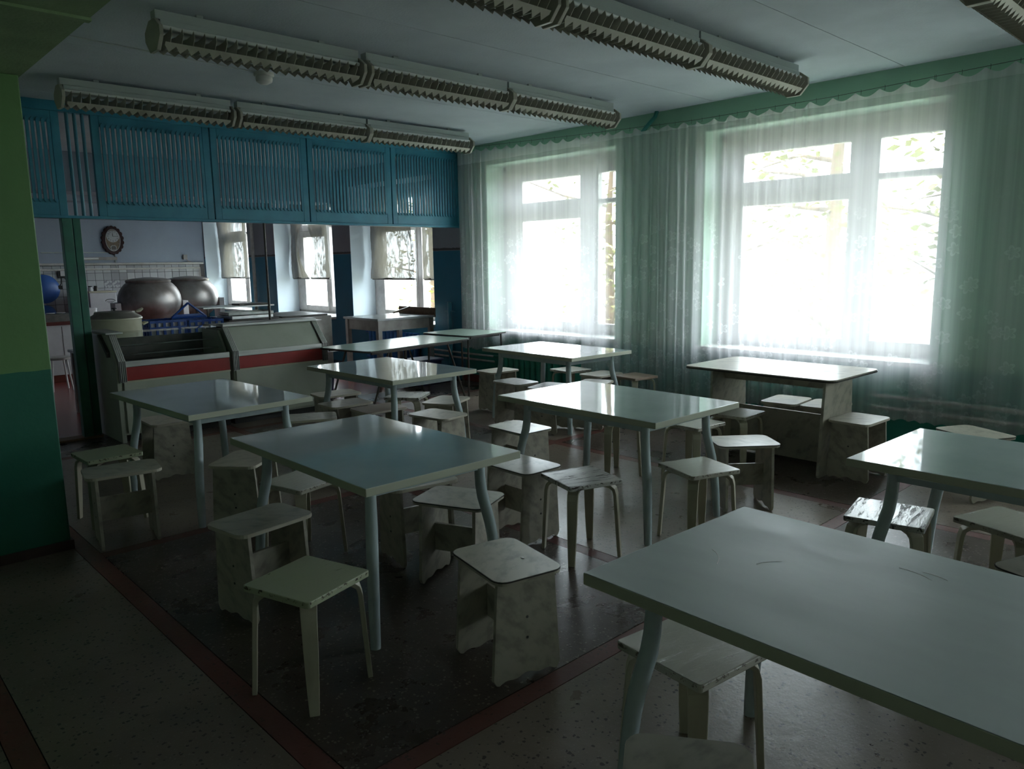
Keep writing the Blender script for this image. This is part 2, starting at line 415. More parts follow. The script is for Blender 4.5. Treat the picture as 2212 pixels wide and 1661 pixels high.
for y in ys[1:-1]:
    for i in range(2, 5): MB().box(xs[i]+SW, xs[i+1]-SW, y-SW+.002, y+SW-.002, -.02, -.0006).build('floor_strip', 'terr_red', fl)
struct(MB().box(.2, XW, YP+.06, YB, -.16, -.004).build('floor_kitchen', 'kredfloor'))
# ------------------------------------------------------------------ ceiling slabs
cl = struct(MB().box(XL, 7.4, YN, YB+.1, ZC+.02, ZC+.35).build('ceiling', 'dust'))
seams = [YN, -4.7, -2.9, -1.1, .7, 2.47, 4.2, 5.95, 7.7, 9.6, 11.4, 13.2, 15, YB]
for a, b in zip(seams[:-1], seams[1:]):
    MB().box(XL, XW, a+.003, b-.003, ZC, ZC+.02).build('ceiling_slab', 'ceiling', cl)
# ------------------------------------------------------------------ window wall
wb = MB()
T = 7.40
ops = sorted([(a[1], a[0]) for a in WINS+KWINS])
wb.box(XW, T, YN, YB+.1, -.16, SILL); wb.box(XW, T, YN, YB+.1, HEAD, ZC+.02)
edge = YN
for a, b in ops:
    wb.box(XW, T, edge, a, SILL, HEAD); edge = b
wb.box(XW, T, edge, YB+.1, SILL, HEAD)
struct(wb.build('wall_right', 'wallwin'))
struct(MB().box(XL-.15, XL, YN, YB, -.16, ZC+.02).build('wall_left', 'hallwall'))
struct(MB().box(XL, XW, YN-.15, YN, -.16, ZC+.02).build('wall_front', 'hallwall'))
struct(MB().box(XL, 1.52, YP-.02, YP+.12, 0, ZC).build('wall_hall_back', 'hallwall'))
struct(MB().box(.2-.1, .2, YP+.12, YB, -.16, ZC).build('wall_kitchen_left', 'kitwall'))
kb = struct(MB().box(.2, XW, YB, YB+.1, -.16, ZC+.02).build('wall_kitchen_back', 'kitwall'))
struct(MB().box(XW-.014, XW, 7.95, 8.12, 0, .10).box(XW-.014, XW, 7.42, 7.95, 0, .10).build('baseboard_right', 'redbase'))
struct(MB().box(.2, XW, YB-.015, YB, 0, .18).build('baseboard_kitchen', 'redbase'))
# green pillar, its base, and the ceiling beam that runs over it
pl = struct(MB().box(-.35, 1.026, 4.87, 5.25, 0, 2.64).build('wall_pillar', 'pillar', bev=.006))
struct(MB().box(-.36, 1.04, 4.855, 4.87, 0, .055).box(1.026, 1.04, 4.87, 5.26, 0, .055).build('baseboard_pillar', 'darkbase'))
bmn = struct(MB().box(.30, 1.04, YN, 8.03, 2.64, ZC).build('ceiling_beam', 'beam'))
MB().box(.30, 1.045, 3.60, 3.64, 2.628, 2.64).build('beam_rib', 'beam', bmn)
# ------------------------------------------------------------------ windows
def window(idx, W, kitchen=False):
    yf, yn, a0, a1, b0, b1 = W
    xr = 7.20 if kitchen else 7.06
    root = struct(bpy.data.objects.new('window_%d' % idx, None)); COL.objects.link(root); root.location = (xr, (yf+yn)/2, SILL)
    oy = (yf+yn)/2
    def L(y): return y-oy
    def part(name, mb, mat, par=None, **k): return mb.build(name, mat, par or root, **k)
    x0, x1 = -.03, .06
    H = HEAD-SILL
    za, zb, zc, zd = .13, 1.39, 1.62, 1.89    # pane heights above the sill (low pane, top pane)
    f = MB().box(x0, x1, L(yn), L(yn)+.04, 0, H).box(x0, x1, L(yf)-.05, L(yf), 0, H)
    f.box(x0, x1, L(yn), L(yf), 0, .05).box(x0, x1, L(yn), L(yf), H-.08, H)
    mid = (a1+b0)/2
    f.box(x0, x1+.01, L(mid)-.045, L(mid)+.045, .05, H-.08)
    f.box(x0, x1, L(mid)+.04, L(yf)-.045, 1.46, 1.53).box(x0, x1, L(yn)+.035, L(mid)-.04, 1.54, 1.595)
    part('window_frame', f, 'frame', bev=.004)
    def sash(p0, p1, e0, e1, zlo, zhi, z0, z1):
        s = MB(); X0, X1 = -.05, .03
        s.box(X0, X1, L(e1), L(p1), z0, z1).box(X0, X1, L(p0), L(e0), z0, z1)
        s.box(X0, X1, L(p1), L(p0), z0, zlo).box(X0, X1, L(p1), L(p0), zhi, z1)
        q = part('sash', s, 'frame', bev=.004)
        MB().box(-.004, .002, L(p1)-.005, L(p0)+.005, zlo-.005, zhi+.005).build('pane', 'glass', q)
    e0, e1 = yf-.06, mid+.05
    sash(a0, a1, e0, e1, za, zb, .042, 1.49)
    sash(a0, a1, e0, e1, zc, zd, 1.50, H-.085)
    e0, e1 = mid-.05, yn+.045
    sash(b0, b1, e0, e1, za, 1.545, .042, 1.56)
    sash(b0, b1, e0, e1, 1.59, zd, 1.575, H-.085)
    MB().tube([(-.055, L(mid)+.10, .55), (-.085, L(mid)+.10, .56), (-.085, L(mid)+.10, .64), (-.055, L(mid)+.10, .65)], .006, 6).build('window_handle', 'white', root)
    sl = MB().box(XW-xr-.07, -.03, L(yn)-.04 if not kitchen else L(yn), L(yf)+.04 if not kitchen else L(yf), -.035, .005)
    part('window_sill', sl, 'white', bev=.006)
    return root
for i, W in enumerate(WINS): window(i+1, W)
for i, W in enumerate(KWINS): window(i+6, W, True)
# ------------------------------------------------------------------ louvred partition over the serving hatch
part = struct(MB().box(1.52, 6.70, YP-.03, YP+.05, 3.03, ZC).box(1.52, 6.70, YP-.06, YP+.06, 2.08, 2.105).build('wall_partition', 'blue', bev=.003))
zt, zb_ = 3.03, 2.105
def panel(x0, x1, n):
    st, rb, rt = .075, .145, .10
    f = MB().box(x0+.006, x0+st, YP-.03, YP+.02, zb_, zt).box(x1-st, x1-.006, YP-.03, YP+.02, zb_, zt)
    f.box(x0+st, x1-st, YP-.028, YP+.018, zb_, zb_+rb).box(x0+st, x1-st, YP-.028, YP+.018, zt-rt, zt)
    fo = f.build('panel_frame', 'blue', part, bev=.004)
    w_ = x1-x0-2*st; sp = w_/n
    key = round(sp, 4)
    sm = MB()
    hw = sp*.30
    zlo, zhi = zb_+rb-.03, zt-rt+.03
    sm.prism([(-hw, zlo+.015), (0, zlo), (hw, zlo+.015), (hw, zhi-.015), (0, zhi), (-hw, zhi-.015)], 'xz', YP-.045, YP-.0285)
    me = sm.mesh('slat', 'blue')
    for k in range(n):
        link('slat', me, fo, (x0+st+sp*(k+.5), 0, 0))
PX = [2.225, 3.34, 4.44, 5.575, 6.69]
for a, b, n in zip(PX[:-1], PX[1:], (21, 22, 22, 22)): panel(a, b, n)
panel(1.53, 1.975, 7)
for k in range(3):
    MB().tube([(2.04+.065*k, YP, 2.10), (2.04+.065*k, YP, 3.04)], .016, 8).build('vertical_bar', 'bluetube', part, smooth=True)
# door post
struct(MB().box(1.90, 1.985, YP-.05, YP+.04, 0, 2.08).box(1.995, 2.06, YP-.03, YP+.06, 0, 2.08).build('trim_1', 'greenpost', bev=.004))
struct(MB().box(1.1, 2.06, YP-.08, YP+.08, 0, .022).build('trim_2', 'wood', bev=.004))
# kitchen ceiling beams behind the louvres
for y0, y1, z0 in ((11.3, 11.9, 2.62), (14.2, 14.6, 2.72)):
    struct(MB().box(.2, XW, y0, y1, z0, ZC).build('ceiling_beam', 'kitwall'))

# ------------------------------------------------------------------ kitchen wall tiles
MB().box(3.30, XW-.02, YB-.003, YB, .62, 1.68).build('grout_backing', 'grout', kb)
tm = MB().box(-.0715, .0715, -.010, -.003, -.0715, .0715).mesh('tile', 'tile', bev=.002)
tp = MB().box(-.073, .073, -.011, 0, -.073, .073).mesh('tile', 'tilepat')
for i in range(22):
    for j in range(7):
        xx = 3.38+.15*i; zz = .70+.15*j
        if xx > XW-.08: continue
        o = link('tile', tp if (i, j) in ((9, 4), (10, 4)) else tm, kb, (xx, YB, zz))

# ------------------------------------------------------------------ dining tables
def make_table(label, loc, rz, L_=1.30, W_=.85):
    # origin at floor under the centre; local x = short side, y = long side
    t = thing('dining_table', label, 'table', loc, rz, 'laminate dining tables on curved metal legs')
    if 'm' not in make_table.__dict__:
        hx, hy = W_/2, L_/2
        top = MB().box(-hx, hx, -hy, hy, .704, .74).mesh('tabletop', 'tabletop', bev=.003)
        top.materials.append(MT['tableedge'])
        for p in top.polygons:
            if abs(p.normal.z) < .5: p.material_index = 1
        ix, iy = .305, .49
        rl = MB().box(-ix+.02, ix-.02, -iy-.012, -iy+.012, .645, .688).mesh('apron_rail', 'tableleg', bev=.003)
        rs = MB().box(-ix-.012, -ix+.012, -iy+.02, iy-.02, .645, .688).mesh('apron_rail', 'tableleg', bev=.003)
        prof = [(0, .704, .025), (0, .62, .025), (.003, .57, .026), (.012, .51, .027), (.029, .445, .027), (.044, .385, .027), (.055, .32, .0265), (.064, .24, .026), (.074, .13, .0245), (.082, 0, .022)]
        lg = MB().tube([(a, 0, z) for a, z, r in prof], [r for a, z, r in prof], 12).mesh('leg', 'tableleg', True)
        make_table.m = (top, rl, rs, lg, ix, iy)
    top, rl, rs, lg, ix, iy = make_table.m
    link('tabletop', top, t)
    link('apron_rail', rl, t); link('apron_rail', rl, t, None, PI)
    link('apron_rail', rs, t); link('apron_rail', rs, t, None, PI)
    for sx, sy in ((-1, -1), (1, -1), (1, 1), (-1, 1)):
        link('leg', lg, t, (sx*ix, sy*iy, 0), math.atan2(sy*.12, sx*.09))
    return t
TABLES = [
    ('pale dining table standing right in front of the serving counter', 2.04, 5.25, 3.0),
    ('pale dining table mirroring the kitchen window, beside the folding tables', 3.67, 5.42, .5),
    ('pale dining table near the green radiator, bright with window glare', 5.58, 5.27, -2.0),
    ('blue-green looking dining table between the marbled stools and crackled stool, facing the green pillar', 1.995, 3.16, -.4),
    ('pale dining table half white with window glare, next to the crackled square stool', 3.78, 3.05, -1.0),
    ('large-looking grey-green dining table with scratched top and a worn stool tucked under it', 1.96, .70, -1.5),
    ('pale dining table striped by curtain light, over the glossy crackled stool', 3.72, .70, -1.2)]
for lb, x, y, a in TABLES:
    tb = make_table(lb, (x, y, 0), math.radians(a))
    if 'scratched' in lb:
        tt = next(c for c in tb.children if c.name.startswith('tabletop'))
        tt.data = tt.data.copy(); tt.data.materials[0] = MT['tabletop_worn']
        for cx_, cy_, a0_, l_ in ((.22, -.05, .9, .10), (.25, -.08, 1.0, .07), (-.10, .42, .3, .12), (.05, .30, 2.2, .08)):
            MB().tube([(cx_+l_*k/5*math.cos(a0_+.08*k), cy_+l_*k/5*math.sin(a0_+.08*k), .7402) for k in range(6)], .0007, 4).build('scratch', 'white', tb)
# table on marbled boards below the second window
t = thing('board_table', 'thin-topped table on marbled board legs below the lace-curtained window', 'table', (5.80, 2.965, 0), math.radians(-.5))
MB().prism(rrect(.415, .64, .07), 'xy', .715, .737).build('tabletop', 'marble', t)
eo = MB().prism(rrect(.418, .643, .073), 'xy', .717, .7275).build('edge_band', 'edging', t)
for yy in (-.56, .45):
    MB().prism([(-.43, .02), (-.42, .0), (.12, 0), (.12, .02), (.07, .715), (-.38, .715)] if yy < 0 else [(-.30, 0), (.28, 0), (.25, .715), (-.27, .715)], 'xz', yy-.011, yy+.011).build('side_panel', 'marble', t, bev=.003)
MB().box(-.09, -.07, -.549, .439, .615, .715).build('apron_board', 'marble', t)
MB().box(-.11, -.09, -.549, .439, .19, .415).build('stretcher_board', 'marble', t)
for y0, y1 in ((-.549, -.05), (-.045, .439)): MB().box(-.06, -.04, y0, y1, .02, .30).build('base_board', 'marble', t)

# ------------------------------------------------------------------ stools
LA, WA, HA = .405, .30, .44
seatA = MB().prism(rrect(LA/2, WA/2, .05), 'xy', HA-.018, HA).mesh('seat', 'marble')
bandA = MB().prism(rrect(LA/2+.002, WA/2+.002, .052), 'xy', HA-.0165, HA-.003).mesh('edge_band', 'edgelight')
bandD = MB().prism(rrect(LA/2+.003, WA/2+.003, .053), 'xy', HA-.006, HA-.001).mesh('edge_band', 'edging')
def panelA():
    ht = HA-.018
    p = []
    bw, tw = .155, .125
    # wavy foot: two rounded feet and a raised, rippled middle
    for k in range(25):
        v = -1+2*k/24
        z = .030*math.cos(v*PI*.5)**.8 + .006*math.cos(v*PI*3) + .002
        if abs(v) > .8: z += .045*((abs(v)-.8)/.2)**2.2
        p.append((v*bw, max(z-.006, 0)))
    p += [(tw+.006, ht), (-tw-.006, ht)]
    return p
pA = panelA()
mn = min(z for _, z in pA); pA = [(y, z-mn if z < .1 else z) for y, z in pA]
panA = MB().prism(pA, 'yz', -.009, .009).mesh('side_panel', 'marble', bev=.002)
strA = MB().box(-.141, .141, -.009, .009, .14, .285).mesh('stretcher_board', 'marble')
dotA = MB().prism([(.0058*math.cos(a*PI/4), .0058*math.sin(a*PI/4)) for a in range(8)], 'yz', .0085, .0105).mesh('screw_cap', 'screw')
def stoolA(label, x, y, rz, dark=False, seat='marble', group='marbled board stools'):
    t = thing('board_stool', label, 'stool', (x, y, 0), math.radians(rz), group)
    if seat == 'marble': link('seat', seatA, t)
    else: MB().prism(rrect(LA/2, WA/2, .05), 'xy', HA-.018, HA).build('seat', seat, t)
    link('edge_band', bandD if dark else bandA, t)
    for s in (-1, 1):
        p = link('side_panel', panA, t, (s*.15, 0, 0), 0 if s > 0 else PI)
        for z in (.17, .255): link('screw_cap', dotA, p, (0, 0, z))
    link('stretcher_board', strA, t)
    return t
legB = MB().ribbon([(.06, .407), (.13, .407), (.165, .402), (.187, .385), (.195, .355), (.202, .25), (.212, .10), (.219, 0)],
                   [.062, .062, .062, .06, .058, .054, .045, .036], .019).mesh('leg', 'legwood', bev=.003)
seatB = {}
def stoolB(label, x, y, rz, mat='seat_pale', size=.335, group='square stools with four bent legs'):
    t = thing('square_stool', label, 'stool', (x, y, 0), math.radians(rz), group)
    if mat not in seatB: seatB[mat] = MB().prism(rrect(size/2, size/2, .012, 2), 'xy', .4165, .442).mesh('seat', mat, bev=.004)
    link('seat', seatB[mat], t)
    for k in range(4): link('leg', legB, t, None, PI/4+k*PI/2)
    return t
for a in [
    # around the table before the serving counter
    ('B', 'dull green square stool between the green pillar and the counter-side table', 1.374, 5.292, 2, 'seat_green'),
    ('A', 'marbled stool at the corner of the green pillar, its end board open to view', 1.316, 4.799, -9),
    ('A', 'marbled stool pushed between the counter-side table and the serving counter', 2.03, 6.14, 88),
    ('A', 'marbled stool turned slantwise under the end of the counter-side table', 1.94, 4.49, 40),
    ('A', 'marbled stool standing askew between the counter-side table and the blue-green table', 2.87, 5.37, -28),
    # around the blue-green table
    ('B', 'cracked pale square stool under the far end of the blue-green table', 1.955, 3.79, 14),
    ('A', 'marbled stool at the long side of the blue-green table toward the pillar', 1.495, 3.333, 9),
    ('B', 'chipped greenish square stool standing clear before the blue-green table', 1.308, 2.543, 17, 'seat_green'),
    ('A', 'pale marbled stool with a speck on its top, by the red floor strip', 1.969, 2.141, 78, True),
    ('A', 'marbled stool behind the right leg of the blue-green table', 2.36, 2.91, 113, True),
    ('A', 'marbled stool hidden beneath the middle of the blue-green table', 2.40, 3.335, -10),
    ('A', 'marbled stool with two screw dots touching the blue-green table corner', 3.03, 3.138, 89, True),
    ('A', 'marbled stool under the glare-lit table, split by its front leg', 3.731, 3.879, 88, True),
    # around the table beside the folding tables
    ('A', 'marbled stool at the near corner of the window-mirroring table', 3.627, 4.704, 99),
    ('A', 'marbled stool beside the curved leg of the window-mirroring table toward the radiator', 4.059, 5.14, 26),
    ('B', 'crackled square stool under the far side of the window-mirroring table', 3.978, 5.607, 36, 'seat_crackled'),
    ('A', 'brown-topped stool under the window-mirroring table', 3.45, 5.277, -3, False, 'seat_brown'),
    ('A', 'marbled stool between the brown-topped stool and the counter', 3.385, 5.69, -1),
    ('A', 'marbled stool closest to the red-striped counter at the window-mirroring table', 3.589, 6.196, -7),
    # around the glare-lit table
    ('B', 'square stool with heavily crackled dark-streaked top on the stained floor', 3.068, 2.704, -17, 'seat_crackled'),
    ('B', 'smooth pale square stool before the leg of the glare-lit table', 3.686, 2.351, -20),
    ('A', 'marbled stool standing askew between the glare-lit table and board-legged table', 4.427, 2.491, -40, True),
    ('B', 'pale square stool under the long side of the glare-lit table', 4.70, 3.05, -4),
    ('B', 'square stool beneath the glare-lit table on four splayed legs', 4.42, 3.58, -15),
    # around the table by the radiator
    ('A', 'marbled stool at the radiator end of the window-side table', 5.60, 6.16, -3),
    ('A', 'marbled stool on the folding-table side of the window-side table', 5.175, 5.43, 87),
    ('B', 'pale square stool in front of the green radiator', 6.173, 5.592, -8),
    ('A', 'marbled stool between the two square stools along the curtain', 6.142, 5.129, -1),
    ('B', 'brownish square stool at the lace curtain hem', 6.25, 4.765, -8, 'seat_brown'),
    ('A', 'marbled stool half under the near end of the window-side table', 5.20, 4.98, 15),
    ('A', 'marbled stool behind the far edge of the glare-lit table', 5.63, 4.80, 20),
    # around the board-legged table
    ('B', 'glossy square stool at the long side of the board-legged table', 5.24, 3.02, 3),
    ('A', 'marbled stool against the end board of the board-legged table', 5.627, 2.23, -2),
    ('A', 'marbled stool behind the board-legged table under the curtain', 5.996, 2.985, 5),
    ('A', 'marbled stool on the wall side of the board-legged table toward its end', 6.02, 2.655, 5),
    # around the right-hand tables
    ('A', 'marbled stool by the white wall pipes, past the stripe-lit table', 5.69, 1.49, 62, True),
    ('B', 'glossy square stool with cracked white paint under the stripe-lit table', 3.60, 1.265, 11, 'seat_crackled'),
    ('B', 'plain pale square stool under the middle of the stripe-lit table', 3.84, .83, -18),
    ('A', 'dark-edged marbled stool between the scratched table and stripe-lit table', 3.31, .52, 70, True),
    ('B', 'worn square stool under the end of the scratched table', 1.90, 1.215, -7),
    ('A', 'greenish marbled stool pushed to the long side of the scratched table', 1.33, .85, 35),
]:
    if a[0] == 'A':
        so = stoolA(*a[1:])
        if 'speck' in a[1]: MB().lathe([(.009, .4402), (.008, .4415), (.003, .442)], 8, (-.035, -.06), 1.4, .8).build('speck', 'white', so)
    else: stoolB(*a[1:])

# ------------------------------------------------------------------ ceiling lights
def light_proto():
    Ls = 1.37
    t = thing('ceiling_light', 'x', 'ceiling light', (0, 0, 0))
    h = Ls/2
    c = MB().box(-h, h, -.035, .035, -.075, -.022); c.build('mounting_channel', 'channel', t, bev=.003)
    for x in (-h*.6, h*.6): MB().box(x-.02, x+.02, -.012, .012, -.022, 0).build('hanger', 'channel', t)
    MB().box(-h+.02, h-.02, -.055, .055, -.112, -.078).build('ballast_case', 'channel', t, bev=.003)
    n = 20; sp = (Ls-.06)/n; x0 = -h+.03
    for s in (-1, 1):
        MB().tube([(-h+.02, s*.062, -.122), (h-.02, s*.062, -.122)], .013, 10).build('lamp_tube', 'tube', t, smooth=True)
        MB().prism([(-.045, -.075), (.045, -.075), (.118, -.128), (.120, -.18), (.055, -.252), (-.055, -.252), (-.120, -.18), (-.118, -.128)], 'yz', s*h-.012, s*h+.012).build('end_plate', 'louvre', t, bev=.003)
        # toothed strip along the lower flank of the louvre
        pts = [(x0, -.206), (x0+n*sp, -.206)]
        for k in range(n-1, -1, -1): pts += [(x0+(k+1)*sp, -.222), (x0+(k+.45)*sp, -.252)]
        pts += [(x0, -.222)]
        m = MB(); m.prism(pts, 'xz', s*.085-.0015, s*.085+.0015)
        m.v = [(x, y-s*.042*(-(z+.206)/.046), z) for x, y, z in m.v]
        m.build('toothed_strip', 'louvre', t)
    bl = MB().prism([(-.108, -.128), (-.085, -.142), (0, -.150), (.085, -.142), (.108, -.128), (.118, -.165), (.085, -.205), (.06, -.226), (-.06, -.226), (-.085, -.205), (-.118, -.165)], 'yz', -.0018, .0018).mesh('louvre_blade', 'louvre')
    for k in range(n): link('louvre_blade', bl, t, (x0+sp*(k+.45), 0, 0))
    return t
proto = light_proto()
first = True
for row, (y, cxs, nm) in enumerate(((6.97, (2.42, 3.85, 5.24), 'row nearest the blue louvred partition'), (4.84, (2.42, 3.85, 5.24), 'row passing the smoke detector'),
                     (3.0, (2.42, 3.85, 5.24), 'row below the long ceiling crack'), (1.33, (3.85, 5.24), 'row over the scratched tables'))):
    for k, cx in enumerate(cxs):
        o = proto if first else copy_tree(proto); first = False
        o.location = (cx, y, ZC)
        k2 = k+(3-len(cxs))
        o['label'] = ['louvred strip light at the pillar end of the ', 'middle louvred strip light of the ', 'louvred strip light at the window end of the '][k2]+nm
        o['group'] = 'louvred fluorescent strip lights'

# smoke detector
t = thing('smoke_detector', 'round white smoke detector on the ceiling beside a strip light', 'detector', (2.93, 5.90, ZC))
MB().lathe([(.078, 0), (.078, -.022), (.07, -.028)], 20).build('base', 'white', t, smooth=True)
MB().lathe([(.062, -.028), (.066, -.045), (.06, -.068), (.03, -.085)], 20).build('sensor_head', 'white', t, smooth=True)
tag(MB().tube([(1.06, 5.72, ZC-.004), (2.87, 5.90, ZC-.004)], .004, 6).build('detector_cable', 'channel'), 'thin white cable along the ceiling to the smoke detector', 'cable')

# ------------------------------------------------------------------ curtains and their wire
def wz(y):
    pts = [(8.1, 3.105), (7.53, 3.085), (6.0, 3.02), (4.43, 2.965), (3.0, 2.965), (1.65, 3.005), (-1.2, 3.09), (-7.3, 3.09)]
    for (a, za), (b, zb2) in zip(pts[:-1], pts[1:]):
        if a >= y >= b: return za+(zb2-za)*(a-y)/(a-b)
    return 3.05
tag(MB().tube([(6.655, y, wz(y)) for y in [8.0-.2*k for k in range(60)]], .0022, 5).build('curtain_wire', 'darkmetal'), 'thin sagging curtain wire along the window wall', 'wire')
def curtain(label, ya, yb, zb0, zb1, x0, folds, amp, seed):
    """ya>yb; folds(y)->local folds per metre"""
    rnd = random.Random(seed)
    n = int((ya-yb)/.011); nz = 14
    t = thing('curtain', label, 'curtain', (x0, (ya+yb)/2, 0), 0, 'sheer lace curtains on the window wall')
    oy = (ya+yb)/2
    v = []; uvs = []; ph = rnd.random()*6; ph2 = rnd.random()*6
    cloth = 0; px = None
    hook = .19
    for i in range(n+1):
        y = ya+(yb-ya)*i/n
        d = folds(y); ph += 2*PI*d*(ya-yb)/n; ph2 += 2*PI*d*.37*(ya-yb)/n
        a = amp*min(1.6, (d/5)**.4)
        off = a*(math.sin(ph)*.75+math.sin(ph2+1)*.45)
        zt_ = wz(y)-.03-.045*abs(math.sin(PI*(ya-y)/hook))
        zbm = zb0+(zb1-zb0)*i/n+.018*abs(math.sin(PI*(ya-y)/.11))
        if px is not None: cloth += math.hypot((ya-yb)/n, off-px)
        px = off
        for k in range(nz+1):
            f = k/nz; z = zt_+(zbm-zt_)*f
            v.append((off*(.55+.45*math.sin(PI*min(1, f*1.2+.15)/2))+.006*math.sin(ph2*1.7+f*5), y-oy, z))
            uvs.append((cloth, z))
    f = []
    for i in range(n):
        for k in range(nz):
            a = i*(nz+1)+k; f.append((a, a+nz+1, a+nz+2, a+1))
    m = bpy.data.meshes.new('cloth'); m.from_pydata(v, [], f); m.materials.append(MT['tulle'])
    ul = m.uv_layers.new(name='UVMap')
    for lp in m.loops: ul.data[lp.index].uv = uvs[lp.vertex_index]
    for p in m.polygons: p.use_smooth = True
    link('cloth', m, t)
    hm = MB().tube([(0, 0, .012), (.006, 0, .004), (.004, 0, -.02), (0, 0, -.03)], .0016, 5).mesh('curtain_hook', 'darkmetal')
    k = 0
    while k*hook < ya-yb:
        y = ya-k*hook; link('curtain_hook', hm, t, (6.655-x0, y-oy, wz(y))); k += 1
def bl(*pts):
    def f(y):
        for (a, da), (b, db) in zip(pts[:-1], pts[1:]):
            if a >= y >= b: return da+(db-da)*(a-y)/(a-b)
        return pts[-1][1]
    return f
curtain('sheer curtain gathered beside the blue partition, covering the window by the radiator', 7.98, 5.46, .47,   .45, 6.60, bl((8, 16), (7.55, 12), (7.4, 2.2), (6.2, 2.5), (5.4, 6)), .028, 1)
curtain('densely folded sheer curtain on the green wall between the two windows', 5.75, 4.27, .24, .20, 6.52, bl((5.8, 3), (5.3, 4), (5.1, 9), (4.2, 9), (4.0, 5)), .026, 2)
curtain('sheer lace curtain pleated in front of the window behind the board-legged table', 4.30, 2.02, .22, .27, 6.555, bl((4.3, 4), (4.0, 9), (3.2, 9), (3.0, 2.2), (2, 2)), .024, 3)
curtain('sheer lace curtain hanging over the green wall with the white pipes', 2.22, -2.2, .27, .27, 6.54, bl((2.3, 3), (1.9, 2.2), (1.0, 3), (-2.2, 4)), .022, 4)

# ------------------------------------------------------------------ radiators and pipes
def radiator(label, y0, y1, z0, z1, mat, x=6.655):
    t = thing('radiator', label, 'radiator', (x, (y0+y1)/2, 0), 0)
    n = int((y1-y0)/.098)
    m = MB()
    for s in (-.018, .018): pass
    prof = rrect(.05, .040, .035, 3)
    m.prism(prof, 'xy', z0+.02, z1-.02); 
    me = m.mesh('radiator_section', mat, True, .012)
    for k in range(n): link('radiator_section', me, t, (0, (y0-y1)/2+.098*(k+.5), 0))
    for z in (z0+.06, z1-.06): MB().tube([(0, (y0-y1)/2-.03, z), (0, (y1-y0)/2+.03, z)], .022, 10).build('header_pipe', mat, t, smooth=True)
    for yy in ((y0-y1)/2+.1, (y1-y0)/2-.1): MB().box(-.01, .01, yy-.008, yy+.008, 0, z0+.03).build('radiator_foot', mat, t)
radiator('green cast radiator under the window behind the window-side table', 6.2, 7.35, .06, .45, 'greenrad')
radiator('green cast radiator hidden behind the lace curtain and board-legged table', 2.7, 3.9, .06, .45, 'greenrad', 6.667)
radiator('bright blue cast radiator under the kitchen window', 9.05, 10.4, .10, .62, 'bluerad')
for z, lb in ((.435, 'upper'), (.335, 'lower')):
    tag(MB().tube([(6.69, y, z+.002*math.sin(y*3)) for y in [2.55-.25*k for k in range(22)]], .017, 8).build('heating_pipe', 'pipe', None, True), lb+' white heating pipe along the green wall past the board-legged table', 'pipe')
for z, lb in ((.385, 'upper'), (.315, 'lower')):
    tag(MB().tube([(6.69, y, z) for y in [7.42+.2*k for k in range(8)]], .014, 8).build('heating_pipe', 'pipe', None, True), lb+' grimy heating pipe on the blue wall below the folding table', 'pipe')
tag(MB().tube([(6.69, 4.86, ZC), (6.66, 4.86, 3.06), (6.64, 4.92, 3.0), (6.69, 5.05, 2.93)], .022, 8).build('wall_conduit', 'tealpipe', None, True), 'short bent green pipe where the wall meets the ceiling above the curtain', 'pipe')
tag(MB().tube([(6.68, 8.32, .0), (6.68, 8.32, 1.08)], .03, 8).box(6.66, 6.70, 8.22, 8.42, .94, .955).build('wall_standpipe', 'blue', None, True), 'short blue standpipe on the blue kitchen wall by the folding table', 'pipe')
tag(MB().tube([(6.66, 14.35, 0), (6.66, 14.35, ZC)], .035, 8).build('riser_pipe', 'pipe', None, True), 'vertical riser pipe between two kitchen windows', 'pipe')

# ------------------------------------------------------------------ folding tables in the hatch
def folding(label, c, rz, L_, W_, z, legs):
    t = thing('folding_table', label, 'table', (*c, 0), math.radians(rz), 'mint-topped folding tables by the hatch')
    MB().prism(rrect(L_/2, W_/2, .06), 'xy', z-.018, z).build('tabletop', 'foldtop', t)
    MB().prism(rrect(L_/2+.003, W_/2+.003, .062), 'xy', z-.020, z-.004).build('edge_band', 'edging', t)
    for sy in (-1, 1): MB().box(-L_/2+.1, L_/2-.1, sy*(W_/2-.06)-.01, sy*(W_/2-.06)+.01, z-.05, z-.02).build('under_rail', 'darkmetal', t)
    for sx in (-1, 1):
        for sy in (-1, 1):
            MB().tube([(sx*(L_/2-legs[0]), sy*(W_/2-.06), z-.03), (sx*(L_/2-legs[1]), sy*(W_/2-.06), 0)], .012, 8).build('leg', 'darkmetal', t, smooth=True)
        MB().tube([(sx*(L_/2-.3), -W_/2+.06, z-.035), (sx*(L_/2-.3), W_/2-.06, z-.035)], .010, 8).build('cross_bar', 'darkmetal', t, smooth=True)
folding('long mint-topped folding table pushed against the red-striped counter', (4.99, 7.18), 9, 1.62, .80, .73, (.35, .05))
folding('mint-topped folding table standing in the corner against the curtain', (6.17, 7.40), 6, .72, .82, .75, (.06, .05))

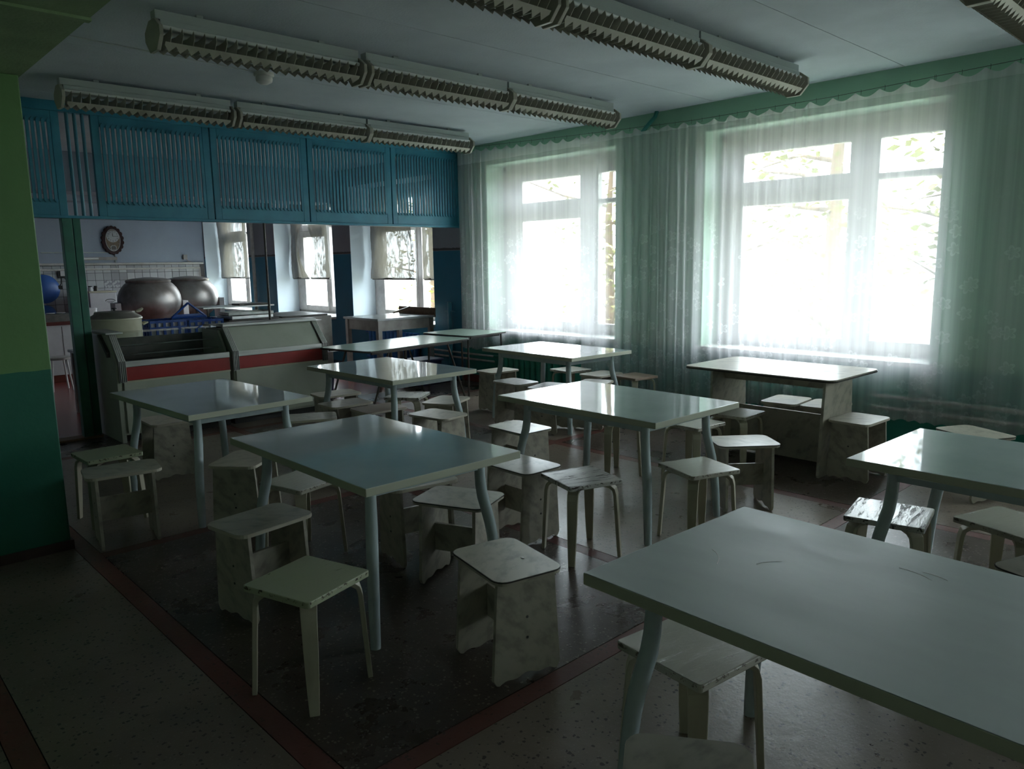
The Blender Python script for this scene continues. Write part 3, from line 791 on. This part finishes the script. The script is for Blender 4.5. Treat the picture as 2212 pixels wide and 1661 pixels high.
# ------------------------------------------------------------------ serving counter
def counter(name, label, x0, x1, glass):
    t = thing(name, label, 'counter', ((x0+x1)/2, 7.85, 0))
    cx = (x0+x1)/2; h = (x1-x0)/2; oy = 7.85
    def Y(y): return y-oy
    prof = [(Y(7.53), .0), (Y(7.53), .755), (Y(7.74), 1.0), (Y(8.2), 1.0), (Y(8.2), .0)]
    ends = ([-1] if glass else [1])
    for s in ends: MB().prism(prof, 'yz', s*h-.02, s*h+.02).build('side_panel', 'cream', t, bev=.004)
    MB().box(-h+.02, h-.02, Y(7.60), Y(8.18), .0, .07).build('plinth', 'black', t)
    if glass: MB().box(-h+.02, h-.02, Y(7.54), Y(8.18), .07, .70).build('cabinet_body', 'cream', t)
    else: MB().prism([(Y(7.54), .07), (Y(7.54), .75), (Y(7.745), .985), (Y(8.18), .985), (Y(8.18), .07)], 'yz', -h+.02, h-.021).build('cabinet_body', 'cream', t)
    MB().box(-h+.035, h-.025, Y(7.515), Y(7.54), .09, .57).build('front_panel', 'cream', t, bev=.003)
    MB().box(-h+.03, h-.02, Y(7.508), Y(7.54), .568, .582).build('edge_moulding', 'enamel', t)
    MB().box(-h+.06, h-.02, Y(7.515), Y(7.54), .584, .708).build('red_stripe', 'red', t)
    MB().box(-h+.06, h-.02, Y(7.508), Y(7.54), .71, .765).build('metal_strip', 'alu', t, bev=.003)
    sl = [(Y(7.522), .765), (Y(7.73), 1.0), (Y(7.736), .995), (Y(7.53), .762)]
    if glass:
        MB().prism(sl, 'yz', -h+.06, h-.03).build('glass_front', 'glass', t)
        MB().box(-h+.02, h, Y(7.72), Y(8.0), 1.0, 1.008).build('glass_top', 'glass', t)
        MB().box(-h+.021, h-.01, Y(8.16), Y(8.18), .70, .93).build('back_board', 'darkmetal', t)
        for z, y in ((.80, 7.75), (.88, 7.85)): MB().tube([(-h+.03, Y(y), z), (h-.02, Y(y), z)], .006, 6).build('shelf_rail', 'steel', t, smooth=True)
        MB().box(-h+.021, h-.02, Y(7.56), Y(8.15), .701, .712).build('display_floor', 'darkmetal', t)
        MB().box(-h-.03, -h+.12, Y(7.70), Y(8.22), 1.005, 1.025).build('end_cap', 'alu', t, bev=.006)
        MB().prism([(-.20, .8), (-.2, .85), (.02, 1.0), (.05, 1.0), (.05, .985), (-.17, .82), (-.17, .8)], 'yz', -h-.05, -h-.022).build('tray_bracket', 'darkmetal', t)
        MB().prism([(Y(7.60), .712), (Y(7.62), .80), (Y(7.75), .97), (Y(8.15), .97), (Y(8.15), .712)], 'yz', h-.03, h-.008).build('divider', 'cream', t)
    else:
        MB().prism(sl, 'yz', -h+.04, h-.07).build('sloped_panel', 'cream', t)
        MB().box(-h+.002, h-.01, Y(7.70), Y(7.86), 1.0, 1.035).build('top_rail', 'alu', t, bev=.008)
        MB().box(-h, h-.02, Y(7.87), Y(8.2), .986, 1.01).build('hot_top', 'darkmetal', t)
        cb = MB().box(h-.01, h+.12, Y(7.80), Y(8.15), .62, 1.0).build('control_box', 'deskgrey', t)
        for z in (.93, .87): MB().prism([(h+.055+.016*math.cos(a*PI/5), z+.016*math.sin(a*PI/5)) for a in range(10)], 'xz', Y(7.78), Y(7.80)).build('knob', 'black', cb)
    # ribbed pilaster(s)
    for px in ([-h+.03] if glass else [-h+.036, h-.03]):
        pz = MB().box(px-.032, px+.032, Y(7.50), Y(7.54), .57, .77)
        pz.prism([(Y(7.50), .77), (Y(7.716), 1.0), (Y(7.74), 1.0), (Y(7.54), .77)], 'yz', px-.032, px+.032)
        po = pz.build('pilaster', 'alu', t)
        for k in range(4):
            q = px-.024+.016*k
            MB().prism([(Y(7.494), .77), (Y(7.710), 1.0), (Y(7.717), 1.0), (Y(7.501), .77)], 'yz', q-.003, q+.003).build('rib', 'white', po)
            MB().box(q-.0025, q+.0025, Y(7.495), Y(7.501), .575, .77).build('rib', 'black', po)
    return t
counter('serving_counter', 'cream serving counter section with glass display front and red stripe', 2.12, 3.185, True)
counter('serving_counter', 'cream serving counter section with closed sloped panel and red stripe', 3.19, 4.27, False)
tag(MB().tube([(3.885, 8.05, 1.012), (3.885, 8.05, 2.08)], .014, 8).build('support_pole', 'darkmetal', None, True), 'thin dark pole standing on the counter up to the louvred partition', 'pole')

# ------------------------------------------------------------------ kitchen things
def simple_table(name, label, c, L_, W_, z, top, legm, apron=.12, cat='table'):
    t = thing(name, label, cat, (*c, 0))
    MB().box(-L_/2, L_/2, -W_/2, W_/2, z-.03, z).build('tabletop', top, t, bev=.004)
    if apron: 
        for s in (-1, 1):
            MB().box(-L_/2+.06, L_/2-.06, s*(W_/2-.05)-.01, s*(W_/2-.05)+.01, z-.03-apron, z-.03).build('apron_board', legm, t)
            MB().box(s*(L_/2-.05)-.01, s*(L_/2-.05)+.01, -W_/2+.06, W_/2-.06, z-.03-apron, z-.03).build('apron_board', legm, t)
    for sx in (-1, 1):
        for sy in (-1, 1): MB().box(sx*(L_/2-.05)-.03, sx*(L_/2-.05)+.03, sy*(W_/2-.05)-.03, sy*(W_/2-.05)+.03, 0, z-.03).build('leg', legm, t)
    return t
simple_table('work_table', 'steel work table behind the glass display with pot and blue crates on it', (3.01, 9.0), 1.6, 1.3, .72, 'steel', 'deskgrey')
# enamel pot with lid
t = thing('enamel_pot', 'large cream enamel pot with grey lid behind the glass display', 'pot', (2.46, 8.66, .72))
MB().lathe([(.235, 0), (.25, .02), (.25, .10), (.253, .105), (.25, .11), (.25, .36), (.26, .375), (.258, .385), (.245, .385)], 32).build('pot_body', 'enamel', t, smooth=True)
MB().lathe([(.255, .386), (.25, .395), (.20, .425), (.19, .45), (.10, .455), (.02, .458)], 32).build('lid', 'lid', t, smooth=True)
MB().tube([(0, 0, .457), (0, 0, .475)], .012, 8).lathe([(.028, .475), (.028, .487), (.01, .489)], 12).build('lid_knob', 'black', t, smooth=True)
for s in (-1, 1): MB().tube([(s*.25, -.06, .30), (s*.30, -.05, .32), (s*.30, .05, .32), (s*.25, .06, .30)], .010, 8).build('handle', 'enamel', t, smooth=True)
MB().tube([(.21, 0, .44), (.25, 0, .45), (.28, 0, .47)], [.012, .02, .012], 8).build('spout', 'enamel', t, smooth=True)
# blue lattice crates
def crate(label, loc, sx, sy, sz, rz=0, mat='crate'):
    t = thing('plastic_crate', label, 'crate', loc, rz, 'blue lattice crates behind the counter')
    hx, hy = sx/2, sy/2; wt = .016
    MB().box(-hx, hx, -hy, hy, 0, .012).build('crate_floor', mat, t)
    MB().box(-hx+.02, hx-.02, -hy+.02, hy-.02, .013, sz*.92).build('gap_reflection_block', 'kwhite', t)  # white block added to stand in for bright reflections behind the lattice
    for ax in ('x', 'y'):
        for s in (-1, 1):
            m = MB(); H_ = hx if ax == 'x' else hy
            def bar(a0, a1, z0, z1):
                if ax == 'x': m.box(a0, a1, s*hy-wt/2, s*hy+wt/2, z0, z1)
                else: m.box(s*hx-wt/2, s*hx+wt/2, a0, a1, z0, z1)
            for z in (0, sz*.33, sz*.66, sz-.03): bar(-H_, H_, z, z+.028)
            k = 5
            for i in range(k+1):
                a = -H_+2*H_*i/k; bar(max(a-.014, -H_), min(a+.014, H_), 0, sz)
            m.build('lattice_wall', mat, t)
crate('blue lattice crate beside the enamel pot', (3.12, 9.25, .72), .42, .36, .30, .06)
crate('blue lattice crate below the tarnished cauldron nearer the stacked plates', (3.60, 9.30, .72), .40, .36, .28, -.05)
t = thing('triangle_rack', 'blue triangular wire rack standing on the crates', 'rack', (3.40, 9.14, 1.022))
for p, q in (((-.20, .012), (.20, .012)), ((-.20, .012), (0, .18)), ((0, .18), (.20, .012))):
    MB().tube([(p[0], 0, p[1]), (q[0], 0, q[1])], .013, 8).build('rack_bar', 'crate', t, smooth=True)
MB().box(-.18, .18, -.004, .004, .02, .05).build('foot_plate', 'crate', t)
# range with stacked trays
t = thing('kitchen_range', 'dark steel range block behind the closed counter section', 'range', (4.55, 9.55, 0))
MB().box(-.72, .72, -.45, .45, .08, .95).build('range_body', 'deskgrey', t, bev=.01)
for k in range(2):
    for j in range(2): MB().box(-.68+.70*k, -.02+.70*k, -.42+.43*j, -.01+.43*j, .95, .972).build('hot_plate', 'darkmetal', t, bev=.004)
MB().box(-.7, .7, -.4, .4, 0, .08).build('plinth', 'black', t)
t = thing('tray_shelf', 'grey steel shelf plate on short posts over the range', 'shelf', (4.25, 9.75, .972))
MB().box(-.52, .42, -.22, .22, .125, .14).build('shelf_plate', 'steel', t)
for sx in (-.45, .36):
    for sy in (-.18, .18): MB().box(sx-.012, sx+.012, sy-.012, sy+.012, 0, .125).build('post', 'darkmetal', t)
for k, (dx, dy, rz) in enumerate(((0, 0, .1), (.02, .01, -.08))):
    t = thing('baking_tray', ['dark baking tray on the range', 'dark baking tray lying on top of another tray'][k], 'tray', (4.15+dx, 9.28+dy, .972+.045*k), rz)
    MB().box(-.28, .28, -.18, .18, 0, .008).build('tray_base', 'darkmetal', t)
    r = MB()
    for s in (-1, 1): r.box(-.28, .28, s*.18-.006, s*.18+.006, .008, .04).box(s*.28-.006, s*.28+.006, -.174, .174, .008, .04)
    r.build('tray_rim', 'steel', t)
tag(MB().box(-.2, .2, -.12, .12, 0, .02).build('metal_sheet', 'darkmetal', bev=.004), 'dark flat sheet resting on the steel shelf plate', 'sheet').location = (4.45, 9.78, 1.112)
# grey desk by the kitchen window
t = simple_table('kitchen_desk', 'grey wooden kitchen desk with raised back board below the window', (6.08, 8.93), .96, .86, .90, 'desktop', 'deskgrey', .14)
MB().box(.465, .49, -.43, .43, .87, 1.0).build('back_board', 'wood', t, bev=.004)
b_ = tag(MB().box(-.13, .13, -.05, .05, 0, .018).build('wooden_board', 'wood', bev=.003), 'loose brown board lying on the grey kitchen desk', 'board')
b_.location = (6.38, 9.05, .955); b_.rotation_euler = (0, -.32, -.5)
# slatted bench behind the folding tables
t = thing('slatted_bench', 'white slatted rack behind the long folding table', 'rack', (5.13, 8.32, 0))
for k in range(6): MB().box(-.72, .72, -.2+.07*k, -.155+.07*k, .58, .60).build('slat', 'kwhite', t)
for sx in (-.65, .65):
    MB().box(sx-.02, sx+.02, -.2, .2, .54, .58).build('bearer', 'darkmetal', t)
    for sy in (-.17, .17): MB().box(sx-.015, sx+.015, sy-.015, sy+.015, 0, .54).build('leg', 'darkmetal', t)
tag(MB().prism([(-.22, 0), (.22, 0), (.26, .28), (-.26, .28)], 'xz', -.17, .17).box(-.28, .28, -.19, .19, .265, .29).build('navy_tub', 'navy', bev=.01), 'dark navy plastic tub on the floor behind the counter end', 'tub').location = (4.72, 8.75, 0)
tag(MB().prism([(-.18, 0), (.18, 0), (.22, .34), (-.22, .34)], 'xz', -.17, .17).box(-.24, .24, -.19, .19, .32, .35).build('navy_bin', 'navy', bev=.01), 'dark navy plastic bin under the corner folding table', 'bin').location = (6.1, 8.24, 0)
# cauldrons
for k, (x, y, R_, lb) in enumerate(((4.66, 14.3, .52, 'large tarnished cooking cauldron next to the white refrigerator'), (5.60, 14.9, .50, 'large tarnished cooking cauldron lit by the far kitchen window'))):
    t = thing('cooking_cauldron', lb, 'cauldron', (x, y, 0), 0, 'tilting kitchen cauldrons')
    pr = [(R_*math.cos(a)*1.0, 1.05+.43*math.sin(a)) for a in [(-80+10*i)*PI/180 for i in range(14)]]
    MB().lathe(pr, 36).build('kettle_body', 'cauldron', t, smooth=True)
    rz_ = pr[-1][1]
    MB().lathe([(R_*.70, rz_-.02), (R_*.72, rz_+.01), (R_*.68, rz_+.03), (R_*.5, rz_+.05), (.05, rz_+.07)], 36).build('lid', 'cauldron', t, smooth=True)
    MB().box(-.03, .25, .28, .32, rz_+.02, rz_+.06).build('lid_hinge', 'darkmetal', t)
    for s in (-1, 1):
        MB().box(s*(R_+.05)-.05, s*(R_+.05)+.05, -.14, .14, 0, 1.02).build('pedestal', 'kwhite', t, bev=.01)
        MB().tube([(s*(R_-.03), 0, .98), (s*(R_+.06), 0, .98)], .05, 10).build('trunnion', 'steel', t, smooth=True)
# refrigerator
t = thing('refrigerator', 'small white refrigerator with a dark emblem before the tiled wall', 'refrigerator', (4.45, 16.55, 0))
MB().box(-.24, .24, -.22, .25, .04, 1.15).build('cabinet_body', 'kwhite', t, bev=.01)
d = MB().box(-.24, .24, -.26, -.222, .08, 1.15).build('door', 'kwhite', t, bev=.01)
MB().box(-.25, .25, -.27, .26, 1.15, 1.18).build('top', 'enamel', t, bev=.004)
MB().tube([(.12+.09*math.cos(a), -.263, .98+.04*math.sin(a)) for a in [PI*k/8 for k in range(9)]], .006, 5).build('emblem', 'black', d)
MB().box(.05, .19, -.264, -.26, .965, .972).box(.08, .16, -.264, -.26, .945, .952).build('emblem_line', 'black', d)
MB().box(-.2, .2, -.2, .2, 0, .04).build('plinth', 'black', t)
for k, (dx, lb) in enumerate(((-.16, 'pale small jar on the white refrigerator'), (-.06, 'dark small jar on the white refrigerator'))):
    t = thing('jar', lb, 'jar', (4.45+dx, 16.5, 1.18))
    MB().lathe([(.04, 0), (.04, .07), (.03, .08)], 14).build('jar_body', 'kwhite' if k == 0 else 'darkmetal', t, smooth=True)
    MB().lathe([(.033, .08), (.033, .10), (.02, .102)], 14).build('lid', 'black', t, smooth=True)
# worktable with dark red top at the doorway
t = thing('work_counter', 'white fronted kitchen counter with dark red top seen through the doorway', 'counter', (2.6, 12.75, 0))
MB().box(-.9, .72, -.35, .35, .10, .82).build('cabinet_body', 'kwhite', t, bev=.005)
MB().box(-.92, .74, -.38, .37, .82, .87).build('worktop', 'maroon', t, bev=.005)
MB().box(-.88, .70, -.32, .33, 0, .10).build('plinth', 'redbase', t)
for x in (-.35, .2): MB().box(x-.003, x+.003, -.353, -.35, .12, .80).build('door_gap', 'black', t)
t = thing('dish_tray', 'dark tray of dishes on the dark red kitchen worktop', 'tray', (2.72, 12.6, .87), .1)
MB().prism([(-.24, 0), (.24, 0), (.27, .10), (-.27, .10)], 'xz', -.14, .14).build('tray_body', 'darkmetal', t)
for k in range(3): MB().lathe([(.02, .10), (.06, .115), (.062, .12)], 14, (-.14+.14*k, 0)).build('bowl', 'kwhite', t, smooth=True)
t = thing('white_canister', 'white rounded canister on the dark red kitchen worktop behind the green post', 'canister', (3.20, 12.75, .87))
MB().prism(rrect(.16, .10, .05), 'xy', 0, .14).build('canister_body', 'kwhite', t, bev=.01)
MB().prism(rrect(.165, .105, .05), 'xy', .14, .16).build('lid', 'kwhite', t, bev=.005)
# round stool in the kitchen
t = thing('round_stool', 'round pale stool with white metal legs in the doorway', 'stool', (2.52, 11.55, 0))
MB().lathe([(.15, .42), (.17, .425), (.17, .45), (.15, .455)], 24).build('seat', 'deskgrey', t, smooth=True)
for k in range(4):
    a = PI/4+k*PI/2
    MB().tube([(.12*math.cos(a), .12*math.sin(a), .42), (.17*math.cos(a), .17*math.sin(a), 0)], .012, 8).build('leg', 'white', t, smooth=True)
# blue basins hung on the wall
for z, r_, lb in ((1.24, .26, 'larger blue basin hung on the tiled wall past the green pillar'), (.76, .16, 'smaller blue basin below the larger one on the tiled wall')):
    t = thing('blue_basin', lb, 'basin', (3.58, YB-.02, z))
    m = MB().lathe([(r_, 0), (r_*1.02, .02), (r_*.9, .05), (r_*.6, .10), (.02, .11)], 28); m.v = [(x, -q-.0, y) for x, y, q in m.v]
    m.build('basin_body', 'barrel', t, smooth=True)
    m = MB().lathe([(r_*1.04, -.004), (r_*1.06, .01), (r_*1.02, .02)], 28); m.v = [(x, -q, y) for x, y, q in m.v]
    m.build('rim', 'barrel', t, smooth=True)
# socket, wall lamp, pipes
t = thing('wall_socket', 'dark framed wall socket with dangling plug on the tiled wall', 'socket', (3.93, YB-.012, 1.53))
MB().box(-.09, .09, -.04, 0, -.09, .09).build('back_plate', 'black', t, bev=.006)
MB().box(-.05, .05, -.05, -.04, -.05, .05).build('socket_face', 'kwhite', t, bev=.004)
MB().tube([(-.04, -.03, -.09), (-.05, -.03, -.20), (-.08, -.03, -.24)], .010, 6).box(-.12, -.04, -.05, -.01, -.30, -.23).tube([(.02, -.03, -.09), (.06, -.03, -.16), (.30, -.03, -.19)], .008, 6).build('plug_cable', 'black', t)
t = thing('wall_lamp', 'tubular lamp bracket on the pale kitchen wall beside the clock', 'lamp', (4.52, YB, 1.78))
MB().box(-.42, .42, -.05, 0, .0, .06).build('housing', 'deskgrey', t, bev=.005)
MB().tube([(-.38, -.07, .03), (.06, -.07, .03)], .02, 10).build('lamp_tube', 'tube', t, smooth=True)
tag(MB().tube([(3.4, YB-.03, 1.705), (XW-.05, YB-.03, 1.70)], .022, 8).build('wall_pipe', 'pipe', None, True), 'upper pale pipe along the top of the tiled wall', 'pipe')
tag(MB().tube([(3.4, YB-.05, 1.60), (XW-.14, YB-.05, 1.60), (XW-.14, YB-.05, .2)], .020, 8).build('wall_pipe', 'pipe', None, True), 'lower pale pipe turning down at the tiled wall corner', 'pipe')
tag(MB().tube([(3.6, YB-.01, 1.93), (4.9, YB-.01, 1.93), (4.92, YB-.01, 1.62)], .012, 6).build('cable_conduit', 'channel', None, True), 'thin pale cable conduit under the oval clock', 'conduit')
tag(MB().box(-.04, .04, -.05, 0, -.05, .05).tube([(.02, -.03, -.04), (.07, -.03, -.10), (.12, -.02, -.10)], .01, 6).build('wall_switch', 'deskgrey'), 'small grey wall switch above the tiled wall pipe', 'switch').location = (6.30, YB, 1.83)
# clock
t = thing('wall_clock', 'oval dark red wall clock with scalloped frame and silver dial', 'clock', (4.885, YB, 2.175))
n = 72
def oval(a, b, sc=0, k=18):
    return [((a+sc*abs(math.sin(k/2*2*PI*i/n)))*math.cos(2*PI*i/n), (b+sc*abs(math.sin(k/2*2*PI*i/n)))*math.sin(2*PI*i/n)) for i in range(n)]
MB().prism(oval(.195, .27, .022), 'xz', -.05, 0).build('frame', 'clockframe', t, bev=.008)
MB().prism(oval(.140, .220), 'xz', -.056, -.05).build('trim_ring', 'dial', t)
MB().prism(oval(.131, .211), 'xz', -.058, -.056).build('back_face', 'gold', t)
dl = MB().prism([(.118*math.cos(a*PI/18), .075+.118*math.sin(a*PI/18)) for a in range(36)], 'xz', -.064, -.058).build('dial', 'dial', t)
def text_mesh(s, size, mat):
    cu = bpy.data.curves.new('txt', 'FONT'); cu.body = s; cu.size = size; cu.align_x = 'CENTER'; cu.align_y = 'CENTER'; cu.extrude = .001
    o = bpy.data.objects.new('txt', cu); COL.objects.link(o)
    bpy.context.view_layer.update()
    m = bpy.data.meshes.new_from_object(o.evaluated_get(bpy.context.evaluated_depsgraph_get()))
    bpy.data.objects.remove(o); m.materials.clear(); m.materials.append(MT[mat]); m.name = 'numeral'
    return m
for h_ in range(1, 13):
    a = PI/2-h_*PI/6
    o = link('numeral', text_mesh(str(h_), .042, 'black'), dl, (.092*math.cos(a), -.066, .075+.092*math.sin(a))); o.rotation_euler = (PI/2, 0, 0)
MB().box(-.005, .005, -.069, -.066, .075, .135).build('hour_hand', 'black', dl)
MB().box(0, .085, -.071, -.068, .0715, .0785).build('minute_hand', 'black', dl)
MB().prism([(-.05, -.20), (.05, -.20), (.055, -.13), (.03, -.105), (-.03, -.105), (-.055, -.13)], 'xz', -.062, -.058).build('pendulum_case', 'dial', t)
MB().prism([(-.042, -.19), (.042, -.19), (.045, -.135), (.025, -.115), (-.025, -.115), (-.045, -.135)], 'xz', -.065, -.062).build('pendulum_window', 'darkmetal', t)

# ------------------------------------------------------------------ plastic film over the kitchen windows
def film(label, y0, y1, z0, z1, shape=None, seed=0, x=7.03):
    rnd = random.Random(seed); ny, nz = 26, 30
    t = thing('plastic_film', label, 'film', (x, (y0+y1)/2, z0), 0, 'wrinkled film sheets on the kitchen windows')
    v = []; oy = (y0+y1)/2
    ph = [rnd.random()*6 for _ in range(6)]
    for i in range(ny+1):
        for k in range(nz+1):
            f, g = i/ny, k/nz
            a, b = (0, 1)
            if shape: a, b = shape(g)
            y = y0+(y1-y0)*(a+(b-a)*f); z = z0+(z1-z0)*g
            dx = .014*math.sin(f*11+ph[0]+3*g)+.010*math.sin(g*9+ph[1]+f*6)+.008*math.sin((f*2+g)*13+ph[2])+.004*rnd.uniform(-1, 1)
            v.append((dx, y-oy, z-z0))
    fc = [(i*(nz+1)+k, (i+1)*(nz+1)+k, (i+1)*(nz+1)+k+1, i*(nz+1)+k+1) for i in range(ny) for k in range(nz)]
    m = bpy.data.meshes.new('sheet'); m.from_pydata(v, [], fc); m.materials.append(MT['film'])
    for p in m.polygons: p.use_smooth = True
    link('sheet', m, t)
    a, b = shape(0) if shape else (0, 1)
    MB().tube([(.02, y0+(y1-y0)*a-oy, 0), (.02, y0+(y1-y0)*b-oy, 0)], .018, 6).build('bottom_rod', 'darkmetal', t, smooth=True)
    return t
film('wrinkled plastic film over the kitchen window above the grey desk', 9.58, 10.78, 1.38, 2.83, lambda g: (.02+.16*max(0, g-.25), 1), 1)
film('narrow strip of plastic film on the side sash above the grey desk', 8.78, 9.36, 1.38, 2.83, None, 2)
film('torn plastic film leaving a bright slit on the middle kitchen window, far side', 12.90, 13.50, 1.375, 2.83, lambda g: (.0+.55*math.sin(PI*min(1, g*1.25)), 1), 3)
film('torn plastic film leaving a bright slit on the middle kitchen window, near side', 12.15, 12.88, 1.375, 2.83, lambda g: (0, .92-.25*math.sin(PI*min(1, g*1.6))), 4)
film('wrinkled plastic film on the far kitchen window next to the cauldron', 15.42, 16.80, 1.37, 2.83, None, 5)

# ------------------------------------------------------------------ outside
gr = tag(MB().box(7.5, 60, -40, 60, -1.2, -1.0).build('lawn', 'grassout'), 'sunlit grass outside the windows', 'grass'); gr['kind'] = 'structure'
del gr['category']
def tree(label, x, y, h, r, seed, nl=70):
    rnd = random.Random(seed)
    t = thing('tree', label, 'tree', (x, y, -1.0), 0, 'trees outside the windows')
    MB().tube([(0, 0, 0), (.05, .04, h*.35), (-.04, .02, h*.7), (.03, -.03, h)], [r, r*.85, r*.6, r*.2], 10).build('trunk', 'bark', t, smooth=True)
    br = MB(); tips = []
    for k in range(11):
        z = h*(.18+.07*k); a = rnd.random()*2*PI; l = rnd.uniform(1.0, 2.2)
        p = [(0, 0, z), (l*.5*math.cos(a), l*.5*math.sin(a), z+.2+rnd.uniform(-.1, .2)), (l*math.cos(a), l*math.sin(a), z+.35+rnd.uniform(-.3, .3))]
        br.tube(p, [r*.28, r*.18, r*.06], 6); tips += p[1:]
    br.build('branches', 'bark', t, smooth=True)
    lf = MB()
    for k in range(nl*14):
        c = tips[rnd.randrange(len(tips))]
        q = Vector(c)+Vector((rnd.gauss(0, .38), rnd.gauss(0, .38), rnd.gauss(0, .30)))
        a = rnd.random()*PI; s = rnd.uniform(.05, .10); d = Vector((math.cos(a), math.sin(a), rnd.uniform(-.5, .5)))*s
        e = Vector((-math.sin(a), math.cos(a), rnd.uniform(-1, 1)))*s*.55
        n_ = len(lf.v); lf.v += [tuple(q-d), tuple(q+e), tuple(q+d), tuple(q-e)]; lf.f.append((n_, n_+1, n_+2, n_+3))
    o = lf.build('foliage', 'leaf', t); o['kind'] = 'stuff'
tree('tree with thick pale trunk outside the window behind the board-legged table', 12.6, 5.55, 5.6, .17, 1)
tree('leafy tree outside the right sash of the board-legged table window', 12.8, 3.4, 5.0, .12, 2)
tree('yellow-green tree outside the narrow sash of the radiator window', 12.5, 10.2, 5.0, .12, 3)
tree('tree beyond the window over the white wall pipes', 13.5, -1.5, 5.4, .14, 4)
tree('tree outside the kitchen windows', 13.5, 17.5, 5.5, .15, 5)
